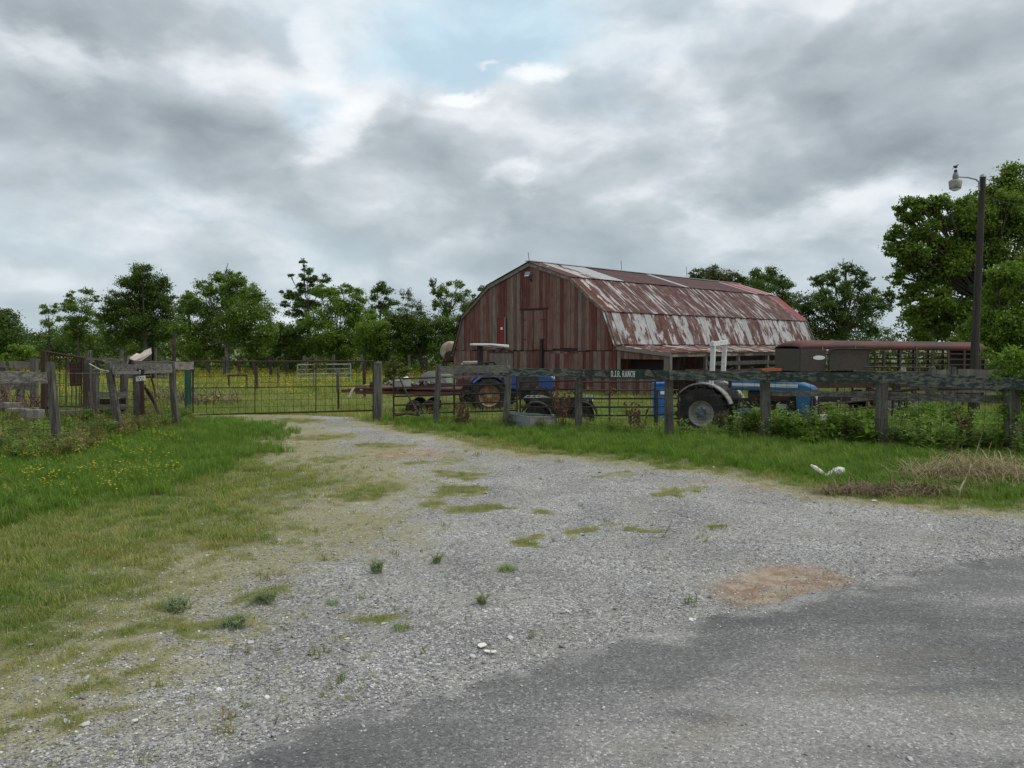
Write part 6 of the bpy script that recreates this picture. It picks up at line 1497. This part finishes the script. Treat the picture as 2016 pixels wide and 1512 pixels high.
# brown seeding docks by the fence
def dock(px, py, d, hpx, lab, n_=5):
    b0 = W(px, py, d); z = gnd(b0.x, d); h = hpx * d / F; mb = MB()
    for i in range(n_):
        a = random.uniform(-.28, .28); x0 = b0.x + random.uniform(-.06, .06); hh_ = h * random.uniform(.7, 1.05)
        top = Vector((x0 + a * hh_, d + random.uniform(-.1, .1), z + hh_)); mb.tube([(x0, d, z), Vector((x0, d, z)).lerp(top, .5) + Vector((a * -.05, 0, 0)), top], [.008, .007, .003], 4)
        for k_ in range(16):
            t_ = random.uniform(.35, 1.); p_ = Vector((x0, d, z)).lerp(top, t_) + Vector((random.uniform(-.02, .02), random.uniform(-.02, .02), 0)); mb.box(p_, (.028, .02, .045), (random.random(), random.random(), random.random()))
    mb.build('dock_plant', BMt2, None, loc=(b0.x, d, z), label=lab, cat='plant', group='brown docks by the fence')
BMt2 = wear('brown_dock', (.17, .095, .06), (.11, .06, .04), None, 6, rnd=.1, bump=0)
dock(903, 832, 17.3, 55, 'brown dock stems just right of the first round fence post'); dock(1110, 835, 17.0, 90, 'tall brown stalks by the right end of the metal trough', 7); dock(1245, 840, 16.2, 62, 'brown seeding dock between the sign and the quad bike'); dock(1098, 830, 17.4, 75, 'brown stalks touching the quad bike front wheel'); dock(915, 835, 17.3, 40, 'shorter brown dock stems beside the first dock', 4); dock(1905, 880, 13.4, 90, 'dark dry stalks against the wire near the creeper', 6)
dock(1262, 838, 16.1, 55, 'thin brown dock right of the seeding one', 4)

# ---- far woods and undergrowth that read as one mass
def mass(name, spots, mt, size, lab=None):
    VV = []
    for (px, py, r, d) in spots:
        rw = r * d / F; c = np.array(W(px, py, d)); per = (size / (d / 769)) ** 2 * .28; n_ = int((r / 1.97) ** 2 * 3.1 * 1.9 / per)
        VV.append(leaves(c, rw, n_, size, int(np.clip(r * .8, 8, 40)), (1, 1, .9), .3, .25))
    V = np.concatenate(VV); o = npmesh(name, V, np.arange(len(V)).reshape(-1, 4), LM[mt], None, 'stuff')
    if lab: o['label'] = lab
sp_ = [(px, 672 + random.uniform(-5, 5), 22, 170) for px in range(-60, 260, 14)] + [(px, 690, 18, 165) for px in range(-60, 300, 16)]
mass('distant_woods', sp_, 'blue', .45)
sp_ = [(px, 723 + random.uniform(-6, 5), random.uniform(9, 15), 61 + random.uniform(-1, 1)) for px in range(-40, 905, 12)]
mass('undergrowth', sp_, 'dark', .17)
sp_ = [(px, 700 + random.uniform(-14, 12), random.uniform(18, 26), 46 + random.uniform(-1, 1)) for px in range(1590, 2300, 24)] + [(px, 722 + random.uniform(-6, 6), 17, 40) for px in range(1640, 2300, 15)]
mass('undergrowth', sp_, 'dark', .17)
sp_ = [(px, 690 + random.uniform(-22, 14), random.uniform(20, 30), 70 + random.uniform(-2, 2)) for px in range(60, 960, 17)] + [(px, 712 + random.uniform(-6, 6), 15, 67) for px in range(-30, 960, 13)]
mass('undergrowth', sp_, 'dark', .22)
sp_ = [(px, 668 + random.uniform(-26, 24), random.uniform(17, 25), 65 + random.uniform(-1, 1)) for px in list(range(330, 905, 19)) + list(range(120, 330, 30))]
mass('undergrowth', sp_, 'mid', .17)
sp_ = [(px, 672 + random.uniform(-14, 14), random.uniform(22, 30), 74) for px in range(1480, 1760, 19)] + [(px, 650 + random.uniform(-30, 25), 40, 44) for px in range(1800, 2300, 30)]
mass('undergrowth', sp_, 'dark', .20)
sp_ = [(px, 655 + random.uniform(-16, 16), random.uniform(30, 50), 120) for px in list(range(-900, -60, 34)) + list(range(2060, 3100, 34))]
mass('distant_woods', sp_, 'dark', .5)
